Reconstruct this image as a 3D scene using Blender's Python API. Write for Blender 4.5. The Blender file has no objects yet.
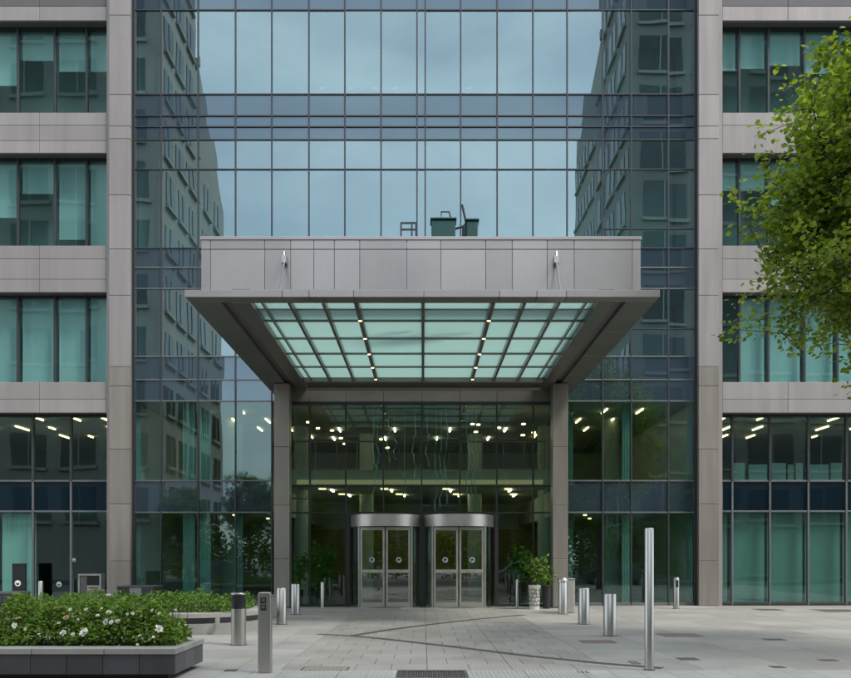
import bpy, math, random
import numpy as np
from mathutils import Vector
random.seed(7); rng = np.random.default_rng(11)
R = math.radians
scene = bpy.context.scene
C = scene.collection

# ------------------------------------------------------------------ camera, sky, sun, exposure
F, CX, CY, EYE = 810.0, 423.0, 558.0, 1.583        # focal length and vanishing point of the photograph, eye height
cam_d = bpy.data.cameras.new('camera'); cam = bpy.data.objects.new('camera', cam_d); C.objects.link(cam)
cam.location = (0, 0, EYE); cam.rotation_euler = (R(90), 0, 0)
cam_d.sensor_fit = 'HORIZONTAL'; cam_d.sensor_width = 36; cam_d.lens = 36*F/851
cam_d.shift_x = (425.5-CX)/851; cam_d.shift_y = (CY-339)/851
cam_d.clip_start = 0.1; cam_d.clip_end = 2000
scene.camera = cam
SUN_EL, SUN_AZ = R(52), R(122)                      # compass bearing, clockwise from +Y
world = bpy.data.worlds.new('World'); scene.world = world; world.use_nodes = True
wn = world.node_tree.nodes; wl = world.node_tree.links; wn.clear()
w_out = wn.new('ShaderNodeOutputWorld'); w_bg = wn.new('ShaderNodeBackground')
w_sky = wn.new('ShaderNodeTexSky'); w_sky.sky_type = 'NISHITA'; w_sky.sun_disc = False
w_sky.sun_elevation = SUN_EL; w_sky.sun_rotation = SUN_AZ; w_sky.dust_density = 2.0
w_tc = wn.new('ShaderNodeTexCoord'); w_map = wn.new('ShaderNodeMapping'); w_map.inputs['Scale'].default_value = (1.0, 1.0, 2.6)
w_no = wn.new('ShaderNodeTexNoise'); w_no.inputs['Scale'].default_value = 2.6; w_no.inputs['Detail'].default_value = 7; w_no.inputs['Roughness'].default_value = 0.52; w_no.inputs['Distortion'].default_value = 0.4
w_rmp = wn.new('ShaderNodeMapRange'); w_rmp.inputs['From Min'].default_value = 0.34; w_rmp.inputs['From Max'].default_value = 0.66
w_rmp.inputs['To Min'].default_value = 0.48; w_rmp.inputs['To Max'].default_value = 1.0
w_mix = wn.new('ShaderNodeMix'); w_mix.data_type = 'RGBA'
w_mix.inputs['B'].default_value = (7.6, 8.4, 9.0, 1)   # broken cloud cover
wl.new(w_tc.outputs['Generated'], w_map.inputs['Vector']); wl.new(w_map.outputs[0], w_no.inputs['Vector'])
wl.new(w_no.outputs['Fac'], w_rmp.inputs['Value']); wl.new(w_rmp.outputs[0], w_mix.inputs['Factor'])
wl.new(w_sky.outputs[0], w_mix.inputs['A']); wl.new(w_mix.outputs['Result'], w_bg.inputs['Color'])
w_bg.inputs['Strength'].default_value = 0.10
wl.new(w_bg.outputs[0], w_out.inputs['Surface'])
sun_d = bpy.data.lights.new('sun', 'SUN'); sun_d.energy = 1.5; sun_d.angle = R(16); sun_d.color = (1.0, 0.96, 0.9)
sun = bpy.data.objects.new('sun', sun_d); C.objects.link(sun)
sd = Vector((math.sin(SUN_AZ)*math.cos(SUN_EL), math.cos(SUN_AZ)*math.cos(SUN_EL), math.sin(SUN_EL)))
sun.rotation_euler = sd.to_track_quat('Z', 'Y').to_euler(); sun.location = (0, -20, 60)
vs = scene.view_settings; vs.view_transform = 'Standard'; vs.look = 'None'; vs.gamma = 1; vs.use_curve_mapping = False; vs.exposure = 1.08
scene.render.engine = 'CYCLES'
cy = scene.cycles; cy.use_denoising = True; cy.max_bounces = 8; cy.transparent_max_bounces = 12; cy.glossy_bounces = 4; cy.diffuse_bounces = 3
cy.sample_clamp_indirect = 6; cy.caustics_reflective = False; cy.caustics_refractive = False

# ------------------------------------------------------------------ measuring helpers
def X(px, Y): return (px-CX)*Y/F
def Z(py, Y): return EYE+(CY-py)*Y/F
def depth(py): return EYE*F/(py-CY)                 # distance of a point on the ground
def G(px, py): d = depth(py); return (X(px, d), d)

# ------------------------------------------------------------------ materials
MATS = {}
def newmat(name):
    m = bpy.data.materials.new(name); m.use_nodes = True; nt = m.node_tree; nt.nodes.clear()
    o = nt.nodes.new('ShaderNodeOutputMaterial'); MATS[name] = m
    return m, nt, o
def N(nt, t, **kw):
    n = nt.nodes.new(t)
    for k, v in kw.items():
        if k.startswith('i_'): n.inputs[k[2:].replace('_', ' ')].default_value = v
        else: setattr(n, k, v)
    return n
def surf(name, col, rough=0.6, metal=0.0, var=0.06, nscale=3.0, nvar=0.12, stretch=(1, 1, 1), bump=0.0, bscale=40, spec=0.5, fine=0.0, fscale=60, rvar=0.1, col2=None, mscale=0.5, spots=0.0):
    """principled surface: large soft wear, fine grain, and a tint that differs from object to object"""
    m, nt, o = newmat(name); L = nt.links.new
    p = N(nt, 'ShaderNodeBsdfPrincipled'); p.inputs['Metallic'].default_value = metal; p.inputs['Specular IOR Level'].default_value = spec
    geo = N(nt, 'ShaderNodeNewGeometry'); mp = N(nt, 'ShaderNodeMapping'); mp.inputs['Scale'].default_value = stretch
    L(geo.outputs['Position'], mp.inputs['Vector'])
    n1 = N(nt, 'ShaderNodeTexNoise', i_Scale=nscale, i_Detail=6.0, i_Roughness=0.6); L(mp.outputs[0], n1.inputs['Vector'])
    n2 = N(nt, 'ShaderNodeTexNoise', i_Scale=fscale, i_Detail=3.0); L(mp.outputs[0], n2.inputs['Vector'])
    oi = N(nt, 'ShaderNodeObjectInfo')
    def rng_(src, a, b):
        r = N(nt, 'ShaderNodeMapRange'); r.inputs['To Min'].default_value = a; r.inputs['To Max'].default_value = b
        r.inputs['From Min'].default_value = 0.25 if src is not oi.outputs['Random'] else 0
        r.inputs['From Max'].default_value = 0.75 if src is not oi.outputs['Random'] else 1
        L(src, r.inputs['Value']); return r.outputs[0]
    a = rng_(n1.outputs['Fac'], 1-nvar, 1+nvar); b = rng_(oi.outputs['Random'], 1-var, 1+var); c = rng_(n2.outputs['Fac'], 1-fine, 1+fine)
    m1 = N(nt, 'ShaderNodeMath', operation='MULTIPLY'); L(a, m1.inputs[0]); L(b, m1.inputs[1])
    m2 = N(nt, 'ShaderNodeMath', operation='MULTIPLY'); L(m1.outputs[0], m2.inputs[0]); L(c, m2.inputs[1])
    vm = N(nt, 'ShaderNodeVectorMath', operation='SCALE')
    if col2:
        n3 = N(nt, 'ShaderNodeTexNoise', i_Scale=mscale, i_Detail=4.0); L(geo.outputs['Position'], n3.inputs['Vector'])
        mc = N(nt, 'ShaderNodeMix', data_type='RGBA'); mc.inputs['A'].default_value = (*col, 1); mc.inputs['B'].default_value = (*col2, 1)
        f3 = rng_(n3.outputs['Fac'], 0, 1); L(f3, mc.inputs['Factor']); L(mc.outputs['Result'], vm.inputs[0])
    else: vm.inputs[0].default_value = col
    if spots:
        vo = N(nt, 'ShaderNodeTexVoronoi', i_Scale=2.3); vo.inputs['Randomness'].default_value = 1.0; L(geo.outputs['Position'], vo.inputs['Vector'])
        sr = N(nt, 'ShaderNodeMapRange'); sr.inputs['From Min'].default_value = 0.05; sr.inputs['From Max'].default_value = 0.085; sr.inputs['To Min'].default_value = 1-spots; sr.inputs['To Max'].default_value = 1; L(vo.outputs['Distance'], sr.inputs['Value'])
        nb_ = N(nt, 'ShaderNodeTexNoise', i_Scale=0.33, i_Detail=8.0, i_Roughness=0.7, i_Distortion=1.2); L(geo.outputs['Position'], nb_.inputs['Vector'])
        st_ = N(nt, 'ShaderNodeMapRange'); st_.inputs['From Min'].default_value = 0.52; st_.inputs['From Max'].default_value = 0.68; st_.inputs['To Min'].default_value = 1; st_.inputs['To Max'].default_value = 0.80; L(nb_.outputs['Fac'], st_.inputs['Value'])
        m3 = N(nt, 'ShaderNodeMath', operation='MULTIPLY'); L(sr.outputs[0], m3.inputs[0]); L(st_.outputs[0], m3.inputs[1])
        m4 = N(nt, 'ShaderNodeMath', operation='MULTIPLY'); L(m2.outputs[0], m4.inputs[0]); L(m3.outputs[0], m4.inputs[1]); m2 = m4
    L(m2.outputs[0], vm.inputs['Scale']); L(vm.outputs[0], p.inputs['Base Color'])
    rr = rng_(n1.outputs['Fac'], max(0.02, rough-rvar), min(1, rough+rvar)); L(rr, p.inputs['Roughness'])
    if bump:
        bn = N(nt, 'ShaderNodeTexNoise', i_Scale=bscale, i_Detail=4.0); L(mp.outputs[0], bn.inputs['Vector'])
        bu = N(nt, 'ShaderNodeBump', i_Strength=bump, i_Distance=0.01); L(bn.outputs['Fac'], bu.inputs['Height']); L(bu.outputs[0], p.inputs['Normal'])
    L(p.outputs[0], o.inputs['Surface']); return m
def glass(name, r0, tint, refl, back=None, wave=0.010, wscale=0.9, var=0.0):
    """coated facade glass: mirror coat that strengthens at grazing angles over tinted see-through glass (or an opaque back pan)"""
    m, nt, o = newmat(name); L = nt.links.new
    lw = N(nt, 'ShaderNodeLayerWeight', i_Blend=0.5)
    pw = N(nt, 'ShaderNodeMath', operation='POWER'); pw.inputs[1].default_value = 5; L(lw.outputs['Facing'], pw.inputs[0])
    mr = N(nt, 'ShaderNodeMapRange'); mr.inputs['To Min'].default_value = r0; mr.inputs['To Max'].default_value = 1; L(pw.outputs[0], mr.inputs['Value'])
    geo = N(nt, 'ShaderNodeNewGeometry'); oi = N(nt, 'ShaderNodeObjectInfo')
    ad = N(nt, 'ShaderNodeVectorMath', operation='ADD'); L(geo.outputs['Position'], ad.inputs[0])
    cm = N(nt, 'ShaderNodeCombineXYZ'); ml = N(nt, 'ShaderNodeMath', operation='MULTIPLY'); ml.inputs[1].default_value = 37.0
    L(oi.outputs['Random'], ml.inputs[0]); L(ml.outputs[0], cm.inputs['Y']); L(cm.outputs[0], ad.inputs[1])
    nz = N(nt, 'ShaderNodeTexNoise', i_Scale=wscale, i_Detail=1.0, i_Roughness=0.4); L(ad.outputs[0], nz.inputs['Vector'])
    bu = N(nt, 'ShaderNodeBump', i_Strength=1.0, i_Distance=wave); L(nz.outputs['Fac'], bu.inputs['Height'])
    gl = N(nt, 'ShaderNodeBsdfGlossy', i_Roughness=0.0); gl.inputs['Color'].default_value = (*refl, 1); L(bu.outputs[0], gl.inputs['Normal'])
    if back:
        un = N(nt, 'ShaderNodeBsdfPrincipled', i_Roughness=0.5); un.inputs['Base Color'].default_value = (*back, 1); un.inputs['Specular IOR Level'].default_value = 0.0
    else:
        un = N(nt, 'ShaderNodeBsdfTransparent'); un.inputs['Color'].default_value = (*tint, 1)
    mx = N(nt, 'ShaderNodeMixShader'); L(mr.outputs[0], mx.inputs[0]); L(un.outputs[0], mx.inputs[1]); L(gl.outputs[0], mx.inputs[2])
    L(mx.outputs[0], o.inputs['Surface']); return m
def emit(name, col, s):
    m, nt, o = newmat(name); e = N(nt, 'ShaderNodeEmission', i_Strength=s); e.inputs['Color'].default_value = (*col, 1); nt.links.new(e.outputs[0], o.inputs['Surface']); return m
def leafmat(name, c1, c2, trans=0.35, rough=0.55):
    m, nt, o = newmat(name); L = nt.links.new
    at = N(nt, 'ShaderNodeAttribute', attribute_name='leaf_rand')
    cr = N(nt, 'ShaderNodeMix', data_type='RGBA'); cr.inputs['A'].default_value = (*c1, 1); cr.inputs['B'].default_value = (*c2, 1); L(at.outputs['Fac'], cr.inputs['Factor'])
    p = N(nt, 'ShaderNodeBsdfPrincipled', i_Roughness=rough); p.inputs['Specular IOR Level'].default_value = 0.35; L(cr.outputs['Result'], p.inputs['Base Color'])
    t = N(nt, 'ShaderNodeBsdfTranslucent'); hs = N(nt, 'ShaderNodeHueSaturation', i_Saturation=1.15, i_Value=1.5); L(cr.outputs['Result'], hs.inputs['Color']); L(hs.outputs[0], t.inputs['Color'])
    mx = N(nt, 'ShaderNodeMixShader'); mx.inputs[0].default_value = trans; L(p.outputs[0], mx.inputs[1]); L(t.outputs[0], mx.inputs[2]); L(mx.outputs[0], o.inputs['Surface']); return m

surf('panel', (0.380, 0.345, 0.332), rough=0.45, metal=0.15, var=0.06, nscale=1.1, nvar=0.10, stretch=(3.2, 3.2, 0.2), rvar=0.06, fine=0.04, col2=(0.325, 0.296, 0.293), mscale=0.35)
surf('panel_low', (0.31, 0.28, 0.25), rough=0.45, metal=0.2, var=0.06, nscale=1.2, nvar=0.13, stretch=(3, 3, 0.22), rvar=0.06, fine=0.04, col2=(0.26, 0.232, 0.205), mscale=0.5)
surf('panel_dark', (0.14, 0.13, 0.135), rough=0.7, var=0.05, nscale=2, nvar=0.12, fine=0.15, fscale=90)
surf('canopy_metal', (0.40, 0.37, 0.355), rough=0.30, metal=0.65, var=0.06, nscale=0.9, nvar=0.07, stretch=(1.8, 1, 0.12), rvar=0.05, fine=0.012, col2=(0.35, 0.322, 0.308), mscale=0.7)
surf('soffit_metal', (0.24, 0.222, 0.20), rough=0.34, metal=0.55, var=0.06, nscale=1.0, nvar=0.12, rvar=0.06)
surf('column_metal', (0.33, 0.30, 0.265), rough=0.38, metal=0.5, var=0.03, nscale=1.6, nvar=0.09, stretch=(3, 3, 0.3), rvar=0.08)
surf('frame', (0.06, 0.065, 0.072), rough=0.45, metal=0.4, var=0.08, nvar=0.06)
surf('frame_light', (0.20, 0.205, 0.215), rough=0.42, metal=0.5, var=0.05, nvar=0.08)
surf('frame_dark', (0.03, 0.033, 0.036), rough=0.5, metal=0.2)
surf('steel', (0.47, 0.455, 0.43), rough=0.33, metal=0.95, var=0.04, nscale=3, nvar=0.04, stretch=(1, 1, 0.3), rvar=0.04, fine=0.015, fscale=90)
surf('steel_bright', (0.52, 0.50, 0.46), rough=0.40, metal=0.9, var=0.03, nscale=4, nvar=0.08, rvar=0.08)
surf('black', (0.012, 0.013, 0.015), rough=0.45)
surf('paver', (0.33, 0.312, 0.285), rough=0.78, var=0.055, nscale=0.8, nvar=0.14, fine=0.15, fscale=38, bump=0.15, bscale=160, col2=(0.265, 0.24, 0.205), mscale=0.22, spots=0.3)
surf('slab', (0.37, 0.352, 0.322), rough=0.76, var=0.07, nscale=0.7, nvar=0.14, fine=0.10, fscale=70, bump=0.15, bscale=160, col2=(0.29, 0.268, 0.235), mscale=0.2, spots=0.3)
surf('tactile', (0.37, 0.36, 0.345), rough=0.8, var=0.05, nscale=2, nvar=0.1, fine=0.08)
surf('joint', (0.12, 0.113, 0.105), rough=0.95, nvar=0.3)
surf('drain', (0.07, 0.067, 0.064), rough=0.7, nvar=0.2)
surf('rust', (0.22, 0.155, 0.125), rough=0.85, nscale=9, nvar=0.3)
surf('tan_plate', (0.27, 0.225, 0.16), rough=0.85, nscale=6, nvar=0.2)
surf('iron', (0.11, 0.105, 0.10), rough=0.65, metal=0.2, nscale=9, nvar=0.25)
surf('asphalt', (0.05, 0.05, 0.052), rough=0.9, nscale=0.6, nvar=0.2, fine=0.3, fscale=120)
surf('kerbstone', (0.30, 0.29, 0.28), rough=0.8, nvar=0.15)
surf('cap_stone', (0.30, 0.29, 0.27), rough=0.7, var=0.06, nscale=2.5, nvar=0.12, fine=0.12, fscale=90)
surf('concrete', (0.36, 0.34, 0.31), rough=0.75, nscale=1.8, nvar=0.2, fine=0.1, fscale=80)
surf('dark_tile', (0.055, 0.056, 0.064), rough=0.5, var=0.14, nscale=5, nvar=0.18, fine=0.25, fscale=150)
surf('grey_tile', (0.10, 0.10, 0.102), rough=0.55, var=0.1, nscale=5, nvar=0.15, fine=0.2, fscale=150)
surf('soil', (0.035, 0.026, 0.02), rough=0.95, nscale=14, nvar=0.4)
surf('bark', (0.075, 0.06, 0.047), rough=0.9, nscale=12, nvar=0.3, stretch=(1, 1, 0.3), bump=0.4)
surf('stem', (0.06, 0.07, 0.025), rough=0.7)
surf('petal', (0.80, 0.77, 0.70), rough=0.6, var=0.12)
surf('petal_faded', (0.62, 0.40, 0.28), rough=0.6, var=0.2)
surf('interior_wall', (0.52, 0.55, 0.50), rough=0.8, nvar=0.1)
surf('interior_dark', (0.26, 0.28, 0.27), rough=0.8, nvar=0.15)
surf('interior_pale', (0.62, 0.63, 0.60), rough=0.8, nscale=0.4, nvar=0.2)
surf('interior_ceiling', (0.50, 0.49, 0.44), rough=0.85)
surf('interior_floor', (0.22, 0.21, 0.19), rough=0.25, nvar=0.1)
surf('timber', (0.30, 0.20, 0.10), rough=0.5, nscale=3, nvar=0.2, stretch=(1, 1, 6))
surf('blind', (0.74, 0.75, 0.73), rough=0.9, var=0.08, nscale=0.8, nvar=0.07, stretch=(3, 1, 0.4))
surf('green_film', (0.31, 0.38, 0.35), rough=0.7, var=0.12, nscale=0.8, nvar=0.12, stretch=(2, 1, 0.5))
surf('screen_fabric', (0.6, 0.62, 0.6), rough=0.9, var=0.1)
surf('tank_green', (0.015, 0.075, 0.07), rough=0.5, nvar=0.15)
surf('pot_white', (0.62, 0.60, 0.56), rough=0.6, nvar=0.1)
surf('pot_dark', (0.02, 0.021, 0.023), rough=0.45)
surf('sticker', (0.40, 0.54, 0.54), rough=0.5)
surf('white_paint', (0.78, 0.78, 0.76), rough=0.5)
surf('strand', (0.85, 0.88, 0.88), rough=0.3)
surf('far_stone', (0.36, 0.35, 0.32), rough=0.8, nscale=0.5, nvar=0.15)
surf('far_dark', (0.25, 0.25, 0.23), rough=0.7, nscale=0.5, nvar=0.15)
surf('far_brick', (0.15, 0.155, 0.125), rough=0.9, nscale=0.8, nvar=0.2)
surf('far_window', (0.045, 0.06, 0.065), rough=0.12, var=0.4)
surf('car_dark', (0.03, 0.035, 0.045), rough=0.22, spec=0.7)
surf('car_silver', (0.42, 0.44, 0.46), rough=0.25, metal=0.5)
surf('tyre', (0.02, 0.02, 0.02), rough=0.8)
glass('glass_sky', 0.33, (0.40, 0.66, 0.65), (0.68, 0.89, 0.95), wscale=0.5, wave=0.0036)
glass('glass_spandrel', 0.165, None, (0.66, 0.88, 1.0), back=(0.032, 0.050, 0.066), wscale=0.5, wave=0.0036)
glass('glass_low', 0.14, (0.50, 0.78, 0.73), (0.70, 0.97, 0.94), wave=0.003, wscale=0.6)
glass('glass_lobby', 0.08, (0.54, 0.80, 0.70), (0.80, 0.97, 0.95), wave=0.0025)
glass('glass_wing', 0.15, (0.56, 0.81, 0.79), (0.64, 0.95, 0.98), wave=0.0035, wscale=0.6)
glass('glass_navy', 0.06, None, (0.55, 0.85, 1.0), back=(0.005, 0.012, 0.018), wave=0.004)
glass('glass_door', 0.24, (0.60, 0.80, 0.69), (0.9, 0.98, 0.96), wave=0.002)
glass('glass_frost', 0.10, None, (0.85, 0.97, 0.95), back=(0.045, 0.13, 0.105), wave=0.006)
m, nt, o = newmat('glass_inner'); t = N(nt, 'ShaderNodeBsdfTransparent'); t.inputs['Color'].default_value = (0.97, 0.985, 0.98, 1); nt.links.new(t.outputs[0], o.inputs['Surface'])
m, nt, o = newmat('canopy_glass')       # frosted white-green laminated glass
p = N(nt, 'ShaderNodeBsdfDiffuse'); p.inputs['Color'].default_value = (0.48, 0.56, 0.54, 1)
t = N(nt, 'ShaderNodeBsdfTranslucent'); t.inputs['Color'].default_value = (0.60, 0.755, 0.715, 1)
gg = N(nt, 'ShaderNodeBsdfGlossy', i_Roughness=0.25); mx = N(nt, 'ShaderNodeMixShader'); mx.inputs[0].default_value = 0.80
mx2 = N(nt, 'ShaderNodeMixShader'); mx2.inputs[0].default_value = 0.06
nt.links.new(p.outputs[0], mx.inputs[1]); nt.links.new(t.outputs[0], mx.inputs[2]); nt.links.new(mx.outputs[0], mx2.inputs[1]); nt.links.new(gg.outputs[0], mx2.inputs[2]); nt.links.new(mx2.outputs[0], o.inputs['Surface'])
emit('lamp', (1.0, 0.62, 0.32), 3.2); emit('lamp_warm', (1.0, 0.60, 0.28), 5.0); emit('lamp_soft', (1.0, 0.66, 0.36), 1.3); emit('lamp_glow', (1.0, 0.80, 0.42), 0.12); emit('fill_panel', (1.0, 0.74, 0.50), 6.0)
leafmat('leaf_tree', (0.09, 0.15, 0.018), (0.36, 0.44, 0.09), 0.5); leafmat('leaf_rose', (0.07, 0.15, 0.02), (0.26, 0.38, 0.08), 0.35)
leafmat('leaf_hedge', (0.06, 0.14, 0.02), (0.20, 0.32, 0.06), 0.25); leafmat('leaf_pot', (0.06, 0.14, 0.02), (0.20, 0.30, 0.06), 0.3)

# ------------------------------------------------------------------ mesh helpers
def mat_list(mm): return [MATS[x] for x in (mm if isinstance(mm, (list, tuple)) else [mm])]
def wpos(o):
    v = Vector((0, 0, 0))
    while o: v += o.location; o = o.parent
    return v
def link(name, me, loc=(0, 0, 0), parent=None):
    o = bpy.data.objects.new(name, me); C.objects.link(o); o.location = loc
    if parent is not None: o.parent = parent; o.location = Vector(loc)-wpos(parent)
    return o
def mesh(name, verts, faces, mm, smooth=False, fm=None):
    me = bpy.data.meshes.new(name); me.from_pydata([tuple(v) for v in verts], [], faces); me.update()
    for x in mat_list(mm): me.materials.append(x)
    if fm is not None: me.polygons.foreach_set('material_index', fm)
    if smooth: me.polygons.foreach_set('use_smooth', [True]*len(me.polygons))
    return me
class MB:
    """collects pieces of ONE part"""
    def __init__(s): s.v = []; s.f = []; s.m = []
    def add(s, v, f, mi=0):
        n = len(s.v); s.v += [tuple(x) for x in v]; s.f += [tuple(i+n for i in q) for q in f]; s.m += [mi]*len(f); return s
    def box(s, x0, x1, y0, y1, z0, z1, mi=0):
        return s.add([(x0,y0,z0),(x1,y0,z0),(x1,y1,z0),(x0,y1,z0),(x0,y0,z1),(x1,y0,z1),(x1,y1,z1),(x0,y1,z1)],
                     [(0,3,2,1),(4,5,6,7),(0,1,5,4),(1,2,6,5),(2,3,7,6),(3,0,4,7)], mi)
    def tube(s, pts, rad, seg=8, mi=0, cap=True):
        pts = [Vector(p) for p in pts]; n = len(s.v); k = len(pts)
        rad = rad if isinstance(rad, (list, tuple)) else [rad]*k
        for i, p in enumerate(pts):
            d = (pts[min(i+1, k-1)]-pts[max(i-1, 0)]).normalized()
            a = d.cross(Vector((0, 0, 1)) if abs(d.z) < 0.95 else Vector((1, 0, 0))).normalized(); b = d.cross(a)
            for j in range(seg):
                t = 2*math.pi*j/seg; s.v.append(tuple(p+(a*math.cos(t)+b*math.sin(t))*rad[i]))
        for i in range(k-1):
            for j in range(seg):
                q = (n+i*seg+j, n+i*seg+(j+1) % seg, n+(i+1)*seg+(j+1) % seg, n+(i+1)*seg+j); s.f.append(q); s.m.append(mi)
        if cap: s.f.append(tuple(n+j for j in range(seg))[::-1]); s.f.append(tuple(n+(k-1)*seg+j for j in range(seg))); s.m += [mi, mi]
        return s
    def lathe(s, prof, c=(0, 0, 0), seg=32, mi=0, a0=0, a1=360):
        n = len(s.v); full = abs(a1-a0) >= 360; cnt = seg if full else seg+1
        for (r, z) in prof:
            for j in range(cnt):
                t = R(a0+(a1-a0)*j/seg); s.v.append((c[0]+r*math.cos(t), c[1]+r*math.sin(t), c[2]+z))
        for i in range(len(prof)-1):
            for j in range(seg):
                j2 = (j+1) % cnt; s.f.append((n+i*cnt+j, n+i*cnt+j2, n+(i+1)*cnt+j2, n+(i+1)*cnt+j)); s.m.append(mi)
        return s
    def prism(s, out, z0, z1, mi=0):
        k = len(out); v = [(x, y, z0) for x, y in out]+[(x, y, z1) for x, y in out]
        f = [tuple(range(k))[::-1], tuple(range(k, 2*k))]+[(i, (i+1) % k, k+(i+1) % k, k+i) for i in range(k)]
        return s.add(v, f, mi)
    def ring(s, o_, i_, z0, z1, mi=0):      # band between an outer and an inner outline
        k = len(o_); v = [(x, y, z0) for x, y in o_]+[(x, y, z1) for x, y in o_]+[(x, y, z0) for x, y in i_]+[(x, y, z1) for x, y in i_]
        f = []
        for a in range(k):
            b = (a+1) % k; f += [(a, b, k+b, k+a), (2*k+b, 2*k+a, 3*k+a, 3*k+b), (k+a, k+b, 3*k+b, 3*k+a), (b, a, 2*k+a, 2*k+b)]
        return s.add(v, f, mi)
    def build(s, name, mm, parent=None, at=(0, 0, 0), smooth=False):
        at = Vector(at); me = mesh(name, [Vector(v)-at for v in s.v], s.f, mm, smooth, s.m); return link(name, me, at, parent)
_cb = {}
def cbox_mesh(w, d, h, mm, c):
    key = (round(w, 3), round(d, 3), round(h, 3), str(mm), c)
    if key in _cb: return _cb[key]
    v = []; idx = {}
    S = (w/2, d/2, h/2)
    for ax in range(3):
        for sx in (-1, 1):
            for sy in (-1, 1):
                for sz in (-1, 1):
                    sg = (sx, sy, sz); p = [sg[i]*(S[i]-(0 if i == ax else c)) for i in range(3)]
                    idx[(ax, sx, sy, sz)] = len(v); v.append(tuple(p))
    f = []
    def q(*k): f.append(tuple(idx[x] for x in k))
    for ax in range(3):
        b, e = (ax+1) % 3, (ax+2) % 3
        for s_ in (-1, 1):
            ks = []
            for (p, r) in ((-1, -1), (1, -1), (1, 1), (-1, 1)):
                sg = [0, 0, 0]; sg[ax] = s_; sg[b] = p; sg[e] = r; ks.append((ax, *sg))
            q(*(ks if s_ > 0 else ks[::-1]))
        for s1 in (-1, 1):          # edge chamfers along axis ax
            for s2 in (-1, 1):
                def sgn(t): sg = [0, 0, 0]; sg[ax] = t; sg[b] = s1; sg[e] = s2; return sg
                ks = [(b, *sgn(-1)), (b, *sgn(1)), (e, *sgn(1)), (e, *sgn(-1))]
                q(*(ks if s1*s2 < 0 else ks[::-1]))
    for sx in (-1, 1):
        for sy in (-1, 1):
            for sz in (-1, 1):
                ks = [(0, sx, sy, sz), (1, sx, sy, sz), (2, sx, sy, sz)]; q(*(ks if sx*sy*sz > 0 else ks[::-1]))
    me = mesh('block', v, f, mm); _cb[key] = me; return me
def cbox(name, x0, x1, y0, y1, z0, z1, mm, parent=None, c=0.006):
    c = min(c, (x1-x0)/3, (y1-y0)/3, (z1-z0)/3)
    me = cbox_mesh(x1-x0, y1-y0, z1-z0, mm, round(c, 4)); o = link(name, me, ((x0+x1)/2, (y0+y1)/2, (z0+z1)/2), parent)
    return o
_pm = {}
def pane(name, x0, x1, z0, z1, Y, mat, parent, tilt=0.0, th=0.016):
    key = (round(x1-x0, 3), round(z1-z0, 3), mat, th)
    if key not in _pm:
        w, h = (x1-x0)/2, (z1-z0)/2
        b = MB().box(-w, w, 0, th, -h, h); me = mesh('pane', b.v, b.f, [mat, 'glass_inner' if MATS[mat].node_tree.nodes.get('Transparent BSDF') else mat], False, [1, 1, 0, 1, 1, 1]); _pm[key] = me
    o = link(name, _pm[key], ((x0+x1)/2, Y, (z0+z1)/2), parent)
    if tilt: o.rotation_euler = (random.gauss(0, tilt), 0, random.gauss(0, tilt))
    return o
def empty(name, loc=(0, 0, 0), parent=None):
    o = link(name, None, loc, parent); o.empty_display_size = 0.3; return o
def tag(o, label, cat, group=None, kind=None):
    if label: o['label'] = label
    if cat: o['category'] = cat
    if group: o['group'] = group
    if kind: o['kind'] = kind
    return o
def leaves(pos, size, up=0.5, flat=0.35, ratio=0.8, droop=0.0):
    """pointed leaves folded along the midrib; returns vertices, faces"""
    n = len(pos); d = rng.normal(size=(n, 3)); d[:, 2] = d[:, 2]*0.6-droop; d /= np.linalg.norm(d, axis=1)[:, None]
    u = rng.normal(size=(n, 3)); u[:, 2] += up*3; s = np.cross(d, u); s /= np.linalg.norm(s, axis=1)[:, None]+1e-9; nr = np.cross(s, d)
    L = (size*rng.uniform(0.65, 1.25, n))[:, None]; Wd = L*ratio*0.5; fo = flat*Wd
    b = pos; t = pos+d*L
    a1 = b+d*L*0.25+s*Wd*0.85+nr*fo; a2 = b+d*L*0.65+s*Wd*0.8+nr*fo; c1 = b+d*L*0.25-s*Wd*0.85+nr*fo; c2 = b+d*L*0.65-s*Wd*0.8+nr*fo
    V = np.stack([b, a1, a2, t, c2, c1], 1).reshape(-1, 3); base = np.arange(n)*6
    Fq = np.stack([np.stack([base, base+1, base+2, base+3], 1), np.stack([base, base+3, base+4, base+5], 1)], 1).reshape(-1, 4)
    return V, Fq
def leaf_mesh(name, V, Fq, mat, rnd):
    me = bpy.data.meshes.new(name); me.vertices.add(len(V)); me.vertices.foreach_set('co', V.astype(np.float32).ravel())
    me.loops.add(Fq.size); me.loops.foreach_set('vertex_index', Fq.astype(np.int32).ravel())
    me.polygons.add(len(Fq)); me.polygons.foreach_set('loop_start', np.arange(len(Fq), dtype=np.int32)*4)
    me.materials.append(MATS[mat]); a = me.attributes.new('leaf_rand', 'FLOAT', 'FACE'); a.data.foreach_set('value', np.repeat(rnd, 2).astype(np.float32))
    me.update(calc_edges=True); me.validate(); return me

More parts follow.
